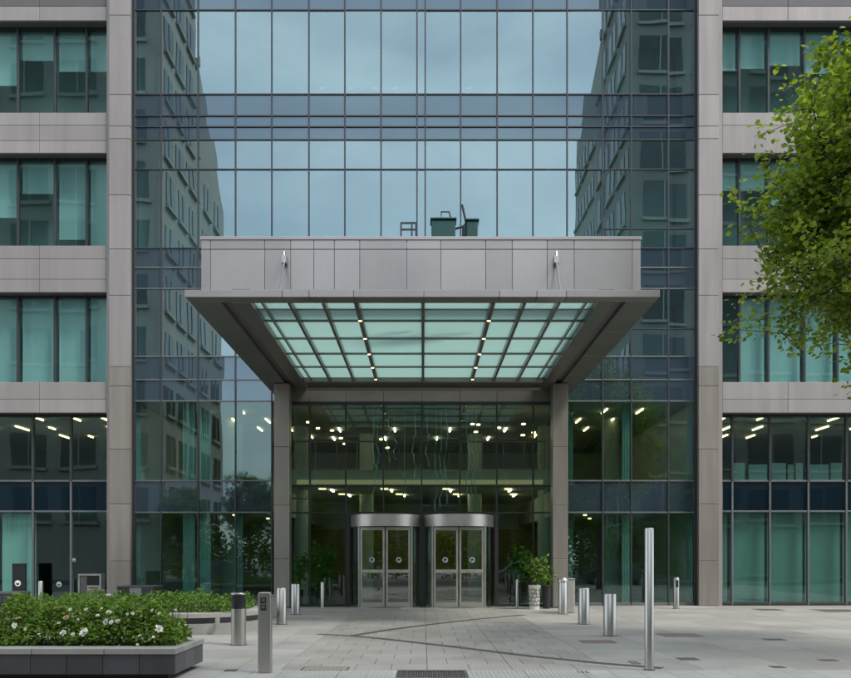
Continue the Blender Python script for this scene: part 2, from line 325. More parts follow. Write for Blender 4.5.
# ================================================================== SETTING: ground, road, pavement
FY = 27.0           # plane of the glass facade
gb = MB().box(-300, 300, -300, 300, -0.6, -0.16); tag(gb.build('ground', 'asphalt'), 'wide ground sheet under street and plaza', 'ground', kind='structure')
rd = MB().box(-120, 120, -7.0, 6.5, -0.155, -0.13); tag(rd.build('road', 'asphalt'), 'asphalt street behind the viewpoint', 'road', kind='structure')
op = MB().box(-120, 120, -200, -7.0, -0.158, -0.006); tag(op.build('far_pavement', 'kerbstone'), 'pavement on the opposite side of the street', 'pavement', kind='structure')
bed = MB().box(-60, 60, 6.5, 40, -0.158, -0.022)
pv = tag(bed.build('pavement', 'joint'), 'pale grey stone paving of the entrance plaza', 'pavement', kind='structure')
cells = []   # (x0,x1,y0,y1,mat)
def grid(xs, ys, mat, stagger=False):
    for j in range(len(ys)-1):
        off = 0
        for i in range(len(xs)-1): cells.append((xs[i], xs[i+1], ys[j], ys[j+1], mat))
def span(a, b, n): return [a+(b-a)*i/n for i in range(n+1)]
Y0, Y1 = 11.45, 26.95
rows = span(Y0, Y1, 24); big = span(Y0, Y1, 12)
for j in range(24):                      # small pavers before the doors, in running bond
    for (a, b, n) in ((-2.02, 0.06, 4), (0.06, 1.27, 2), (1.27, 2.66, 3)):
        w = (b-a)/n; sh = (j % 2)*w/2
        xs = [a]+[a+sh+w*i for i in range(0 if sh else 1, n)]+[b]
        for i in range(len(xs)-1): cells.append((xs[i], xs[i+1], rows[j], rows[j+1], 'paver'))
for j in range(12):
    xs = [-2.66]
    while xs[-1] > -17: xs.append(xs[-1]-1.33)
    xs = xs[::-1]+[-2.02]; grid(xs, big[j:j+2], 'slab')
    xs = [2.66+1.33*i for i in range(12)]; grid(xs, big[j:j+2], 'slab')
for j in range(3):                       # rows outside the lower edge of the picture
    grid([-16+0.9*i for i in range(36)], [Y0-0.75-0.8*(j+1)+0.0, Y0-0.75-0.8*j], 'slab')
cells.sort(key=lambda c: -abs((c[1]-c[0])*(c[3]-c[2]))/(max(c[2], 6)**3) if abs((c[0]+c[1])/2)/c[3] < 0.56 and c[3] > 10.3 else 1)
g = 0.0035; rest = MB()
for i, (x0, x1, y0, y1, mt) in enumerate(cells):
    dz = random.uniform(-0.0015, 0.0015)
    if i < 300: cbox('paver', x0+g, x1-g, y0+g, y1-g, -0.03+dz, dz, mt, pv, 0.004)
    else: rest.box(x0+g, x1-g, y0+g, y1-g, -0.03, dz, 0 if mt == 'paver' else 1)
far = rest.build('paver_field', ['paver', 'slab'], pv); far['kind'] = 'stuff'
# ribbed tactile band along the street side, with its flags and ribs
for x0 in [-0.36-0.4*(k+1) for k in range(28)]+[0.603+0.4*k for k in range(28)]:
    cbox('tactile_flag', x0+0.004, x0+0.396, Y0-0.40, Y0-0.008, -0.03, 0.0, 'tactile', pv, 0.003)
    cbox('tactile_flag', x0+0.004, x0+0.396, Y0-0.75, Y0-0.408, -0.03, 0.0, 'tactile', pv, 0.003)
rb = MB()
for k in range(-64, 64):
    x = k*0.062
    if -0.38 < x < 0.62 or x > 2.35 or x < -1.95: continue
    rb.add([(x-0.016, Y0-0.74, 0.001), (x+0.016, Y0-0.74, 0.001), (x+0.016, Y0-0.07, 0.001), (x-0.016, Y0-0.07, 0.001), (x-0.009, Y0-0.73, 0.008), (x+0.009, Y0-0.73, 0.008), (x+0.009, Y0-0.08, 0.008), (x-0.009, Y0-0.08, 0.008)],
           [(4, 5, 6, 7), (0, 1, 5, 4), (1, 2, 6, 5), (2, 3, 7, 6), (3, 0, 4, 7)])
r_ = rb.build('tactile_ribs', 'tactile', pv); r_['kind'] = 'stuff'
# kerb to the street
for k in range(-24, 24): cbox('kerb_stone', k*1.2+0.004, k*1.2+1.196, 6.2, 6.5, -0.15, 0.0, 'kerbstone', pv, 0.015)

# ================================================================== OFFICE BUILDING
bld = tag(empty('office_building', (0, FY, 0)), 'grey metal-clad office block with tall blue-green glass centre bay', 'building')
fx = lambda px: X(px, FY); fz = lambda py: Z(py, FY)
cols = [134, 160.8, 198, 235.4, 271.7, 308.8, 344.8, 381, 417, 425.2, 460.7, 497.2, 533, 567.2, 602.8, 631.4, 668.6, 695]
rws = [(-112, -66, 'V'), (-66, -36, 'V'), (-36, -23, 'S'), (-23, -12, 'S'), (-12, 9.7, 'S'), (9.7, 94, 'V'), (94, 115.6, 'S'), (115.6, 126.5, 'S'), (126.5, 139.5, 'S'),
       (139.5, 169.2, 'V'), (169.2, 248, 'V'), (248, 267.4, 'S'), (267.4, 288.5, 'S'), (288.5, 356.4, 'V'), (356.4, 379.6, 'S'), (379.6, 401, 'S'), (401, 480.8, 'L'), (480.8, 512.4, 'S'), (512.4, 605.2, 'L')]
LOB = (4, 13)   # curtain columns 4..12 stand behind the lobby below the canopy
def lobby_cell(i, top): return top > 400 and 4 <= i < 13
cw = empty('curtain_wall', (0, FY, 0), bld)
TH = 0.022      # half mullion width
for (t, b, k) in rws:
    for i in range(len(cols)-1):
        if lobby_cell(i, t): continue
        mat = {'V': 'glass_sky', 'S': 'glass_spandrel', 'L': 'glass_low'}[k]
        if k == 'V' and t > 280: mat = 'glass_low' if False else 'glass_sky'
        nm = 'spandrel_pane' if k == 'S' else 'pane'
        pane(nm, fx(cols[i])+TH, fx(cols[i+1])-TH, fz(b)+TH, fz(t)-TH, FY+0.03, mat, cw, 0.0020)
for i, px in enumerate(cols):
    z0 = fz(401) if 4 < i < 13 else 0.0
    x = fx(px); w = 0.03 if i in (0, 17) else 0.024
    cbox('mullion', x-w, x+w, FY-0.012, FY+0.12, z0, fz(-112), 'frame', cw, 0.006)
tr = sorted({r[0] for r in rws} | {r[1] for r in rws})
for py in tr:
    segs = [(cols[0], cols[-1])] if py < 402 else [(cols[0], cols[4]), (cols[13], cols[-1])]
    for (a, b) in segs:
        h = 0.022 if py < 600 else 0.05
        z = fz(py)+(0.03 if py > 600 else 0)
        cbox('transom', fx(a)+0.031, fx(b)-0.031, FY-0.006, FY+0.10, z-h, z+h, 'frame_light' if py > 255 else 'frame', cw, 0.005)
for py in (228.7, 328.8):
    cbox('transom', fx(602.8), fx(695)-0.031, FY+0.0, FY+0.08, fz(py)-0.016, fz(py)+0.016, 'frame', cw, 0.004)
# floors, walls and lights behind the centre glass
XL, XR = fx(134), fx(695)
def slab(z0, z1, x0=None, x1=None, y0=FY+0.16, y1=FY+13.5, mt='interior_ceiling'):
    return MB().box(XL if x0 is None else x0, XR if x1 is None else x1, y0, y1, z0, z1).build('floor_slab', mt, bld)
for (t, b) in ((-36, 9.7), (94, 139.5), (248, 288.5), (356.4, 401)): slab(fz(b)+0.02, fz(t)-0.02, mt='interior_dark')
MB().box(XL, XR, FY+0.16, FY+13.5, fz(-112), fz(-112)+0.3).build('roof_slab', 'panel_dark', bld)
slab(fz(512.4)+0.05, fz(480.8)-0.05, XL, fx(271.7)); slab(fz(512.4)+0.05, fz(480.8)-0.05, fx(567.2), XR)
zm0, zm1 = Z(486, 30.5), Z(470, 30.5)
slab(zm0, zm1, fx(271.7)+0.02, fx(567.2)-0.02, 30.5, FY+13.5)
MB().box(-17.9, 18.2, FY+13.5, FY+13.8, 0, fz(-112)).build('back_wall', 'interior_wall', bld)
MB().box(XL, XR, FY+2.4, FY+2.55, fz(401)+1.6, fz(-112)).build('core_wall', 'interior_pale', bld)
MB().box(XL-0.1, XR+0.1, FY+0.2, FY+13.5, -0.02, 0.012).build('lobby_floor', 'interior_floor', bld)
for x in (XL-0.25, XR+0.1): MB().box(x, x+0.15, FY+0.25, FY+13.5, 0, fz(-112)).build('party_wall', 'interior_wall', bld)
for (x, y) in ((-7.4, 31), (-4.9, 32.5), (4.9, 32.5), (7.2, 31), (-2.4, 34.5), (2.2, 34.5)):
    MB().lathe([(0.3, 0.012), (0.3, fz(401)+0.02)], (x, y, 0), 20).build('lobby_column', 'interior_wall', bld, smooth=True)
MB().box(-3.3, 2.9, 36.5, 37.3, 0.012, 1.1).build('reception_desk', 'timber', bld)
MB().box(-6, 6, 39.9, 40.4, 0.012, 3.0).build('timber_wall', 'timber', bld)
# glowing bulkhead of the mezzanine
MB().box(fx(271.7)+0.3, fx(567.2)-0.3, 30.44, 30.5, zm0+0.06, zm0+0.22).build('light_trough', 'lamp_glow', bld)
rail = MB()
for k in range(13): xx = fx(271.7)+0.2+k*(fx(567.2)-fx(271.7)-0.4)/12; rail.box(xx-0.02, xx+0.02, 30.52, 30.56, zm1, zm1+1.05)
rail.box(fx(271.7)+0.1, fx(567.2)-0.1, 30.5, 30.58, zm1+1.05, zm1+1.1); rail.build('mezzanine_rail', 'frame_light', bld)
lamp_m = {}
def lamp(x, y, z, l, w, ang, mt='lamp'):
    key = (round(l, 2), round(w, 2), mt)
    if key not in lamp_m: b = MB().box(-w/2, w/2, -l/2, l/2, -0.05, 0); lamp_m[key] = mesh('ceiling_light', b.v, b.f, [mt])
    o = link('ceiling_light', lamp_m[key], (x, y, z), bld); o.rotation_euler[2] = ang; return o  # also builds the added fill panels of the lobby
zc1 = fz(401)+0.02
for (x0, x1, sg) in ((-8.6, -5.4, 1), (5.2, 8.6, -1)):
    for i in range(4):
        for j in range(2): lamp((x0 if sg > 0 else x1)+sg*(0.9+0.55*i+1.25*j), 28.8+2.0*i, zc1-0.012, 0.9, 0.05, 0)
gl_ = random.Random(4)
for (x, y, dz) in ((-4.0, 28.2, .5), (-3.75, 28.9, .6), (-3.3, 29.4, .6), (-3.0, 29.6, .85), (-2.9, 30.0, 1.0), (-1.5, 29.2, .95), (-1.3, 29.6, 1.2), (1.75, 28.6, .5), (1.95, 28.6, .52), (1.9, 29.1, .7), (2.7, 28.8, .6), (3.55, 28.6, .5), (3.6, 29.2, .8), (3.95, 28.9, .75), (4.0, 29.0, .82)):
    lamp(x, y, zc1-dz, 0.11, 0.11, 0.4)
for i in range(2):
    for j in range(4): lamp(-3.9+2.4*j+0.5*i, 31.4+2.6*i, zm0-0.012, 0.10, 0.28, 0, 'lamp_soft')
for (x0, x1) in ((-8.9, -5.4), (4.9, 8.8)):
    for i in range(2):
        for j in range(2): lamp(x0+0.9+0.7*i+(x1-x0-1)*j/2, 29.0+2.6*i, fz(512.4)+0.04, 0.10, 0.12, 0, 'lamp_soft')
for px in (324, 352, 376, 396, 468): lamp(fx(px)*1.06, 28.0, Z(88, 28.0)+0.02, 0.05, 0.16, 0, 'lamp_glow')

for i in range(2):      # added glowing ceiling panels that brighten the lobby, no real fittings
    for j in range(4): lamp(-3.6+2.35*j+0.45*(i % 2), 32.2+2.5*i, zm0-0.012, 0.8, 0.07, 0, 'fill_panel'); lamp(-3.4+2.25*j-0.5*(i % 2), 33.0+2.4*i, zc1-0.012, 0.8, 0.06, 0, 'fill_panel')
for (a_, b_) in ((135.5, 141), (183, 195), (199.5, 211), (237, 243), (569, 573), (622, 630), (687, 693.5)):     # curtains behind the low glass
    for (zb_, zt_) in ((0.02, fz(512.4)+0.04), (fz(480.8), zc1-0.02)):
        cu = MB(); n_ = 10; ua, ub = X(a_, FY+0.35), X(b_, FY+0.35)
        for q in range(n_):
            u0, u1 = ua+(ub-ua)*q/n_, ua+(ub-ua)*(q+1)/n_; w0 = 0.03*(q % 2); w1 = 0.03*((q+1) % 2)
            cu.add([(u0, FY+0.33+w0, zb_), (u1, FY+0.33+w1, zb_), (u1, FY+0.33+w1, zt_), (u0, FY+0.33+w0, zt_), (u0, FY+0.335+w0, zb_), (u1, FY+0.335+w1, zb_), (u1, FY+0.335+w1, zt_), (u0, FY+0.335+w0, zt_)], [(0, 1, 2, 3), (5, 4, 7, 6)])
        cu.build('curtain', 'green_film', bld)

# piers either side of the glass bay, built of stacked panels
PY0 = 26.72
jl = [-112, -40, 15, 94.4, 126, 138.6, 194.9, 248.9, 295.3, 366.6, 386, 449.3, 504.2, 561, 607.6]
for (a, b) in ((109, 134), (695, 719)):
    x0, x1 = X(a, PY0), X(b, PY0)
    if a < 400: x1 = min(x1, XL-0.033)
    else: x0 = max(x0, XR+0.033)
    for k in range(len(jl)-1):
        zt, zb = Z(jl[k], PY0), max(0.0, Z(jl[k+1], PY0))
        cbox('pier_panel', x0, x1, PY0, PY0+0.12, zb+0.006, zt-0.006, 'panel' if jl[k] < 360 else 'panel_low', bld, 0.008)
    MB().box(x0+0.02, x1-0.02, PY0+0.10, 27.6, 0, Z(-112, PY0)-0.02).build('pier_core', 'panel_dark', bld)
    sx0, sx1 = (X(106.8, 26.8), x0-0.004) if a < 400 else (x1+0.004, X(722.4, 26.8))
    MB().box(sx0, sx1, 26.8, 27.5, 0, Z(-112, PY0)-0.02).build('pier_return', 'panel', bld)

# wings: spandrel panels, recessed ribbon windows, blinds, rooms behind
WY, GY = 26.85, 27.25
winrows = [(-112, -26, 'V'), (20.5, 112.5, 'V'), (153, 245.5, 'V'), (292.3, 382, 'V'), (412.8, 480.4, 'W')]
wz = lambda py: Z(py, WY)
wings = {
 'left':  dict(x=(-110, 106.8), up=[-110, -70, -34, 18.3, 55.2, 87, 107.4], low=[-110, -76, -40, -4, 33.2, 71.2, 107], vj=[-60, 39.3]),
 'right': dict(x=(722.4, 960), up=[721.6, 738.9, 768, 804, 837, 870, 905, 960], low=[722.4, 732, 769.6, 808, 846, 884, 922, 960], vj=[788, 870])}
blind_h = {('left', 1): [90, 100, 85, 60, 71, 71], ('left', 2): [217, 200, 217, 193, 239, 245.5], ('left', 3): [382]*6, ('left', 0): [-50]*6,
           ('right', 1): [70, 68, 65, 73, 70, 90, 60], ('right', 2): [190, 190, 205, 230, 245, 215, 200], ('right', 3): [0, 382, 382, 382, 382, 382, 382], ('right', 0): [-50]*7}
for side, w in wings.items():
    xa, xb = X(w['x'][0], WY), X(w['x'][1], WY)
    ga, gb_ = X(w['up'][0], GY), X(w['up'][-1], GY)
    # stone/metal spandrel panels
    vj = [xa]+[X(v, WY) for v in w['vj']]+[xb]
    bands = [(-26, -8, 'panel'), (-8, 6.2, 'panel_dark'), (6.2, 20.5, 'panel'), (112.5, 125.2, 'panel'), (125.2, 140.6, 'panel'), (140.6, 153, 'panel'), (245.5, 258.8, 'panel'), (258.8, 279.2, 'panel'), (279.2, 292.3, 'panel'), (382, 399.3, 'panel'), (399.3, 412.8, 'panel')]
    if side == 'right': bands = [b for b in bands if b[0] not in (125.2, 140.6)]+[(125.2, 153, 'panel')]
    for (t, b, mt) in bands:
        for k in range(len(vj)-1):
            cbox('spandrel_panel', vj[k]+0.006, vj[k+1]-0.006, WY, WY+0.09, wz(b)+0.005, wz(t)-0.005, mt, bld, 0.006)
    for (t, b) in ((-26, 20.5), (112.5, 153), (245.5, 292.3), (382, 412.8)):
        MB().box(xa, xb, WY+0.075, 27.9, wz(b)+0.012, wz(t)-0.012).build('spandrel_core', 'panel_dark', bld)
        MB().box(xa, xb, 27.9, FY+13.5, wz(b)+0.15, wz(t)-0.15).build('floor_slab', 'interior_ceiling', bld)
    MB().box(xa, xb, WY, FY+13.5, wz(-112), wz(-112)+0.3).build('roof_slab', 'panel_dark', bld)
    MB().box(xa, xb, 27.9, FY+13.5, fz(512)+0.1, fz(480.4)-0.1).build('floor_slab', 'interior_ceiling', bld)
    MB().box(xa, xb, 27.3, FY+13.5, -0.02, 0.012).build('room_floor', 'interior_floor', bld)
    MB().box(xa, xb, FY+2.0, FY+2.15, wz(412.8)+0.3, wz(-112)).build('corridor_wall', 'interior_pale', bld)
    xo = xa if side == 'left' else xb
    MB().box(xo-0.15, xo+0.15, WY, FY+13.5, 0, wz(-112)).build('end_wall', 'panel_dark', bld)
    for ri, (t, b, k) in enumerate(winrows):
        zt, zb = wz(t), wz(b)
        grid_ = w['up'] if ri < 4 else w['low']
        win = MB().box(ga, gb_, GY-0.03, GY+0.06, zb-0.02, zb+0.035).box(ga, gb_, GY-0.03, GY+0.06, zt-0.06, zt+0.02).build('window', 'frame_dark', bld)
        for i in range(len(grid_)-1):
            p0, p1 = X(grid_[i], GY), X(grid_[i+1], GY)
            pane('pane', p0+0.03, p1-0.03, zb+0.036, zt-0.062, GY+0.01, 'glass_wing' if ri < 4 else 'glass_low', win, 0.0018)
            if i: cbox('mullion', p0-0.035, p0+0.035, GY-0.06, GY+0.08, zb+0.0, zt-0.0, 'frame', win, 0.006)
            if ri < 4:
                hb = blind_h[(side, ri)][i]
                if hb > t:
                    zbb = max(zb+0.06, Z(hb, GY+0.2)); bl = MB(); n = 3; wv = random.uniform(0.001, 0.004)
                    for q in range(n):
                        u0, u1 = p0+0.05+(p1-p0-0.1)*q/n, p0+0.05+(p1-p0-0.1)*(q+1)/n
                        bl.box(u0, u1, GY+0.2+wv*math.sin(q*1.9), GY+0.206+wv*math.sin(q*1.9), zbb, zt)
                    bl.box(p0+0.05, p1-0.05, GY+0.19, GY+0.215, zbb-0.03, zbb)
                    bl.build('blind', 'blind', win)
        if ri == 4:
            for i in range(6):
                for j in range(3):
                  if (i*3+j*5+2) % 4: lamp(xa+0.8+(xb-xa-1.6)*i/5+0.55*j*(1 if side == 'left' else -1)+random.uniform(-.15, .15), 28.7+2.1*j, zt+0.14, random.uniform(0.4, 1.05), 0.045, 0)
    # ground floor: navy spandrel glass and shopfront
    gf = w['low']; sf = empty('shopfront', (0, GY, 0), bld)
    for i in range(len(gf)-1):
        p0, p1 = X(gf[i], GY), X(gf[i+1], GY)
        pane('spandrel_pane', p0+0.025, p1-0.025, Z(511.3, GY)+0.02, Z(480.6, GY)-0.02, GY+0.01, 'glass_navy', sf, 0.001)
        pane('pane', p0+0.025, p1-0.025, 0.09, Z(511.3, GY)-0.025, GY+0.01, 'glass_low', sf, 0.002)
        if side == 'right' or gf[i+1] < 40:
            MB().box(p0+0.06, p1-0.05, GY+0.25, GY+0.27, 0.06, Z(511.3, GY)-0.05).build('blind', 'screen_green', sf) if False else None
        if i: cbox('mullion', p0-0.03, p0+0.03, GY-0.05, GY+0.1, 0, Z(480.6, GY)-0.004, 'frame_light', sf, 0.005)
    for py in (480.9, 511.3): cbox('transom', ga, gb_, GY-0.035, GY+0.08, Z(py, GY)-0.03, Z(py, GY)+0.025, 'frame_light', sf, 0.004)
    cbox('base_rail', ga, gb_, GY-0.04, GY+0.08, 0.002, 0.09, 'frame', sf, 0.005)
    for i in range(len(gf)-1):
        p0, p1 = X(gf[i], GY), X(gf[i+1], GY)
        if side == 'right' or gf[i+1] < 40:
            b = MB(); nf = 14
            for q in range(nf):
                u0, u1 = p0+0.05+(p1-p0-0.1)*q/nf, p0+0.05+(p1-p0-0.1)*(q+1)/nf
                b.box(u0, u1, GY+0.30, GY+0.306, 0.1, Z(511.3, GY)-0.05) if q % 2 and side == 'left' else b.box(u0-0.002, u1+0.002, GY+0.312, GY+0.318, 0.1, Z(511.3, GY)-0.05)
            b.build('blind', 'green_film' if side == 'right' else 'blind', sf)

# lobby front, set forward under the canopy
LY = 26.4
lx = lambda px: X(px, LY); lz = lambda py: Z(py, LY)
lob = empty('lobby_front', (0, LY, 0), bld)
lc = [287, 309.9, 345.7, 383.3, 421.6, 459.8, 496.8, 533.3, 555]
for i in range(len(lc)-1):
    for (t, b) in ((403.5, 485.7), (485.7, 512.7)):
        pane('pane', lx(lc[i])+0.02, lx(lc[i+1])-0.02, lz(b)+0.02, lz(t)-0.02, LY+0.02, 'glass_lobby', lob, 0.0016)
for (a, b) in ((287, 309.9), (309.9, 345.7), (496.8, 533.3), (533.3, 555)):
    pane('pane', lx(a)+0.02, lx(b)-0.02, 0.07, lz(512.7)-0.02, LY+0.02, 'glass_lobby', lob, 0.0012)
for i, px in enumerate(lc):
    z0 = 0 if i in (0, 1, 2, 6, 7, 8) else lz(512.7)
    cbox('mullion', lx(px)-0.022, lx(px)+0.022, LY-0.05, LY+0.12, z0, lz(402), 'frame_dark', lob, 0.005)
for py, hh in ((403.5, 0.04), (485.7, 0.022), (512.7, 0.025)):
    cbox('transom', lx(287)+0.03, lx(555)-0.03, LY-0.035, LY+0.1, lz(py)-hh, lz(py)+hh, 'frame_dark', lob, 0.004)
for (a, b) in ((287, 345.7), (496.8, 555)): cbox('base_rail', lx(a)+0.03, lx(b)-0.03, LY-0.035, LY+0.1, 0.002, 0.07, 'frame_dark', lob, 0.004)
cbox('transom', lx(287)+0.03, lx(309.9)-0.03, LY-0.03, LY+0.06, lz(498.8)-0.015, lz(498.8)+0.015, 'frame_dark', lob, 0.004)
for i in range(len(lc)-1): cbox('bulkhead_panel', lx(lc[i])+0.006, lx(lc[i+1])-0.006, LY-0.02, LY+0.05, lz(402.2)+0.01, lz(384), 'soffit_metal', lob, 0.006)
MB().box(lx(287), lx(555), LY+0.05, FY-0.08, lz(402.2), lz(396)).build('lobby_roof', 'panel_dark', lob)
for px in (287, 555):
    x = lx(px); MB().box(x-0.012, x+0.012, LY+0.12, FY-0.08, 0.0, lz(402.2)).build('side_glass', 'glass_lobby', lob)

# revolving doors
def revolving_door(pc):
    YC = 26.45; xc = X(pc, 25.6); Rr = 1.17
    zt0, zt1 = Z(526, 25.4), Z(514, 25.4)
    d = empty('revolving_door', (xc, YC, 0), bld)
    MB().lathe([(Rr, zt0), (Rr, zt1)], (xc, YC, 0), 64).build('drum_fascia', 'steel_bright', d, smooth=True)
    MB().lathe([(Rr, zt1), (0.0, zt1)], (xc, YC, 0), 48).lathe([(Rr-0.12, zt0), (Rr, zt0)], (xc, YC, 0), 48).build('drum_lid', 'steel_bright', d)
    MB().lathe([(0.0, zt0+0.03), (Rr-0.1, zt0+0.03)], (xc, YC, 0), 40).build('drum_ceiling', 'interior_dark', d)
    for (a0, a1) in ((180, 222), (318, 360), (0, 42), (138, 180)):
        MB().lathe([(Rr-0.05, 0.05), (Rr-0.05, zt0)], (xc, YC, 0), 10, 0, a0, a1).build('drum_glass', 'glass_door', d, smooth=True)
    for a in (180, 222, 318, 360):
        px_, py_ = xc+(Rr-0.05)*math.cos(R(a)), YC+(Rr-0.05)*math.sin(R(a))
        MB().tube([(px_, py_, 0), (px_, py_, zt0)], 0.035, 10).build('door_post', 'steel_bright' if a in (222, 318) else 'frame_dark', d)
    yl = YC-(Rr-0.05)*math.sin(R(42))-0.02; hw = (Rr-0.05)*math.cos(R(42))-0.04
    MB().lathe([(Rr+0.02, 0.0), (Rr+0.02, 0.02), (Rr-0.1, 0.02)], (xc, YC, 0), 48).build('floor_ring', 'steel_bright', d)
    for s in (-1, 1):
        x0, x1 = (xc-hw, xc-0.02) if s < 0 else (xc+0.02, xc+hw)
        z1 = zt0-0.02; st = 0.062
        lf = MB().box(x0, x0+st, yl-0.03, yl+0.03, 0.03, z1).box(x1-st, x1, yl-0.03, yl+0.03, 0.03, z1).box(x0+st, x1-st, yl-0.028, yl+0.028, z1-0.10, z1).box(x0+st, x1-st, yl-0.028, yl+0.028, 0.03, 0.18)
        lf = lf.build('door_leaf', 'steel_bright', d)
        pane('pane', x0+st, x1-st, 0.18, z1-0.10, yl-0.006, 'glass_door', lf, 0)
        zp = Z(571.3, 25.7); cbox('push_bar', x0+st-0.02, x1-st+0.02, yl-0.075, yl-0.032, zp-0.055, zp+0.055, 'steel_bright', lf, 0.01)
        zs = Z(560, 25.7); xs = (x0+x1)/2+0.02*s
        b = MB(); k = 24
        b.add([(xs+0.09*math.cos(2*math.pi*j/k), yl-0.009, zs+0.09*math.sin(2*math.pi*j/k)) for j in range(k)], [tuple(range(k))])
        b.add([(xs+0.05*math.cos(2*math.pi*j/k), yl-0.012, zs+0.01+0.035*math.sin(2*math.pi*j/k)) for j in range(k)], [tuple(range(k))], 1)
        b.add([(xs-0.03+0.02*math.cos(2*math.pi*j/k), yl-0.0125, zs-0.05+0.018*math.sin(2*math.pi*j/k)) for j in range(k)], [tuple(range(k))], 1)
        b.build('sticker', ['sticker', 'frame'], lf)
revolving_door(385.2); revolving_door(458.8)
b = MB().box(X(418.5, 25.9), X(425.5, 25.9), 26.1, 26.3, 0, Z(513, 25.9)); b.build('door_jamb', 'frame_dark', bld)
for a, c in ((346.5, 350), (494.5, 498)): MB().box(lx(a), lx(c), LY-0.1, LY+0.08, 0, lz(513)).build('door_jamb', 'frame_dark', bld)

# ================================================================== ENTRANCE CANOPY
CYF, CYB = 17.2, 26.3
can = tag(empty('entrance_canopy', (0, 22, 0)), 'big projecting metal entrance canopy with frosted glass soffit on two columns', 'canopy')
zS = Z(297, CYF); zP = Z(289.8, CYF)
xl, xr = X(184.6, CYF), X(660, CYF)
fj = [184.6, 282, 309, 353.5, 423.8, 499.6, 537, 566.5, 660]
for i in range(len(fj)-1): cbox('fascia_panel', X(fj[i], CYF)+0.004, X(fj[i+1], CYF)-0.004, CYF, CYF+0.35, zS, zP, 'canopy_metal', can, 0.006)
gx0, gx1 = -3.75, 3.80; gy0, gy1 = CYF+0.48, 25.42
# side wings of the roof plate: soffit plates with a stepped inner beam
for s, (xo, xi) in ((-1, (xl, gx0)), (1, (gx1, xr))):
    a, b = (xo, xi) if s < 0 else (xo, xi)
    outer = xl if s < 0 else xr; inner = gx0 if s < 0 else gx1
    step = (outer+(inner-outer)*0.52, outer+(inner-outer)*0.70)
    n = 4
    for k in range(n):
        y0 = CYF+0.35+(CYB+0.55-CYF-0.35)*k/n; y1 = CYF+0.35+(CYB+0.55-CYF-0.35)*(k+1)/n
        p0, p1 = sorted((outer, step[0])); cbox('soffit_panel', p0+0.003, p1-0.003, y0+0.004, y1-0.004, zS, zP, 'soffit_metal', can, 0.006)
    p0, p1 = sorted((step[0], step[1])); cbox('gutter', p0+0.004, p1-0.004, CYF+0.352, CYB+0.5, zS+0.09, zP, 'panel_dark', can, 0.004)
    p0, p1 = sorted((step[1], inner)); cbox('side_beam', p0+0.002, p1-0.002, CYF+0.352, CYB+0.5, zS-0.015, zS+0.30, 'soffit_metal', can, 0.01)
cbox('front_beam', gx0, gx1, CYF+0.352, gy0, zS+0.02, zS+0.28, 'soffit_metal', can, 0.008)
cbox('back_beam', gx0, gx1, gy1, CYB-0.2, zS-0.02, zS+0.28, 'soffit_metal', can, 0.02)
MB().tube([(gx0+0.05, gy1+0.55, zS-0.1), (gx1-0.05, gy1+0.55, zS-0.1)], 0.07, 12).build('back_tube', 'soffit_metal', can)
ribx = [-3.75, -3.53, -2.92, -2.18, -1.46, 0.0, 1.53, 2.22, 2.97, 3.58, 3.80]
ry = span(gy0, gy1, 5)
for i, x in enumerate(ribx[2:-2], 2):
    w = 0.048 if i in (4, 6) else 0.034
    cbox('soffit_rib', x-w, x+w, gy0+0.002, gy1-0.002, zS+0.0, zS+0.16, 'soffit_metal', can, 0.006)
for x in (ribx[1], ribx[-2]): cbox('soffit_rib', x-0.02, x+0.02, gy0+0.002, gy1-0.002, zS+0.03, zS+0.12, 'soffit_metal', can, 0.004)
for y in ry[1:-1]: cbox('cross_bar', gx0+0.003, gx1-0.003, y-0.016, y+0.016, zS+0.06, zS+0.115, 'soffit_metal', can, 0.004)
for i in range(len(ribx)-1):
    for j in range(5):
        cbox('glass_panel', ribx[i]+0.004, ribx[i+1]-0.004, ry[j]+0.004, ry[j+1]-0.004, zS+0.125, zS+0.145, 'canopy_glass', can, 0.003)
for x in (ribx[4], ribx[6]):
    for j in range(5):
        yy = ry[j]+0.75*(ry[j+1]-ry[j])
        dl = MB().lathe([(0.055, 0), (0.055, 0.03)], (x, yy, zS-0.028), 14).build('downlight', 'steel_bright', can)
        MB().lathe([(0.0, 0), (0.042, 0)], (x, yy, zS-0.030), 14).build('bulb', 'lamp_warm', dl)
# parapet box on the plate
BY = 18.4; by0, by1 = X(201.2, BY), X(640.6, BY)
bz0, bz1, bz2, bz3 = zP, Z(249.3, BY), Z(240, BY), Z(236.5, BY)
pj = [201.2, 210.4, 264.6, 290.6, 313.8, 334.3, 359.7, 406.8, 440.8, 485.7, 512.3, 547.3, 574.3, 632.5, 640.6]
for i in range(len(pj)-1):
    a, b = X(pj[i], BY)+0.004, X(pj[i+1], BY)-0.004
    cbox('parapet_panel', a, b, BY, BY+0.12, bz0+0.003, bz1-0.005, 'canopy_metal', can, 0.006)
    cbox('parapet_panel', a, b, BY, BY+0.12, bz1+0.005, bz2-0.003, 'canopy_metal', can, 0.006)
for xx0 in (by0, by1-0.12):
    for k in range(5):
        y0 = BY+0.125+(CYB-BY)*k/5; y1 = BY+0.125+(CYB-BY)*(k+1)/5
        cbox('parapet_panel', xx0, xx0+0.12, y0+0.004, y1-0.004, bz0+0.003, bz2-0.003, 'canopy_metal', can, 0.006)
cbox('coping', by0-0.02, by1+0.02, BY-0.02, BY+0.16, bz2, bz3, 'canopy_metal', can, 0.008)
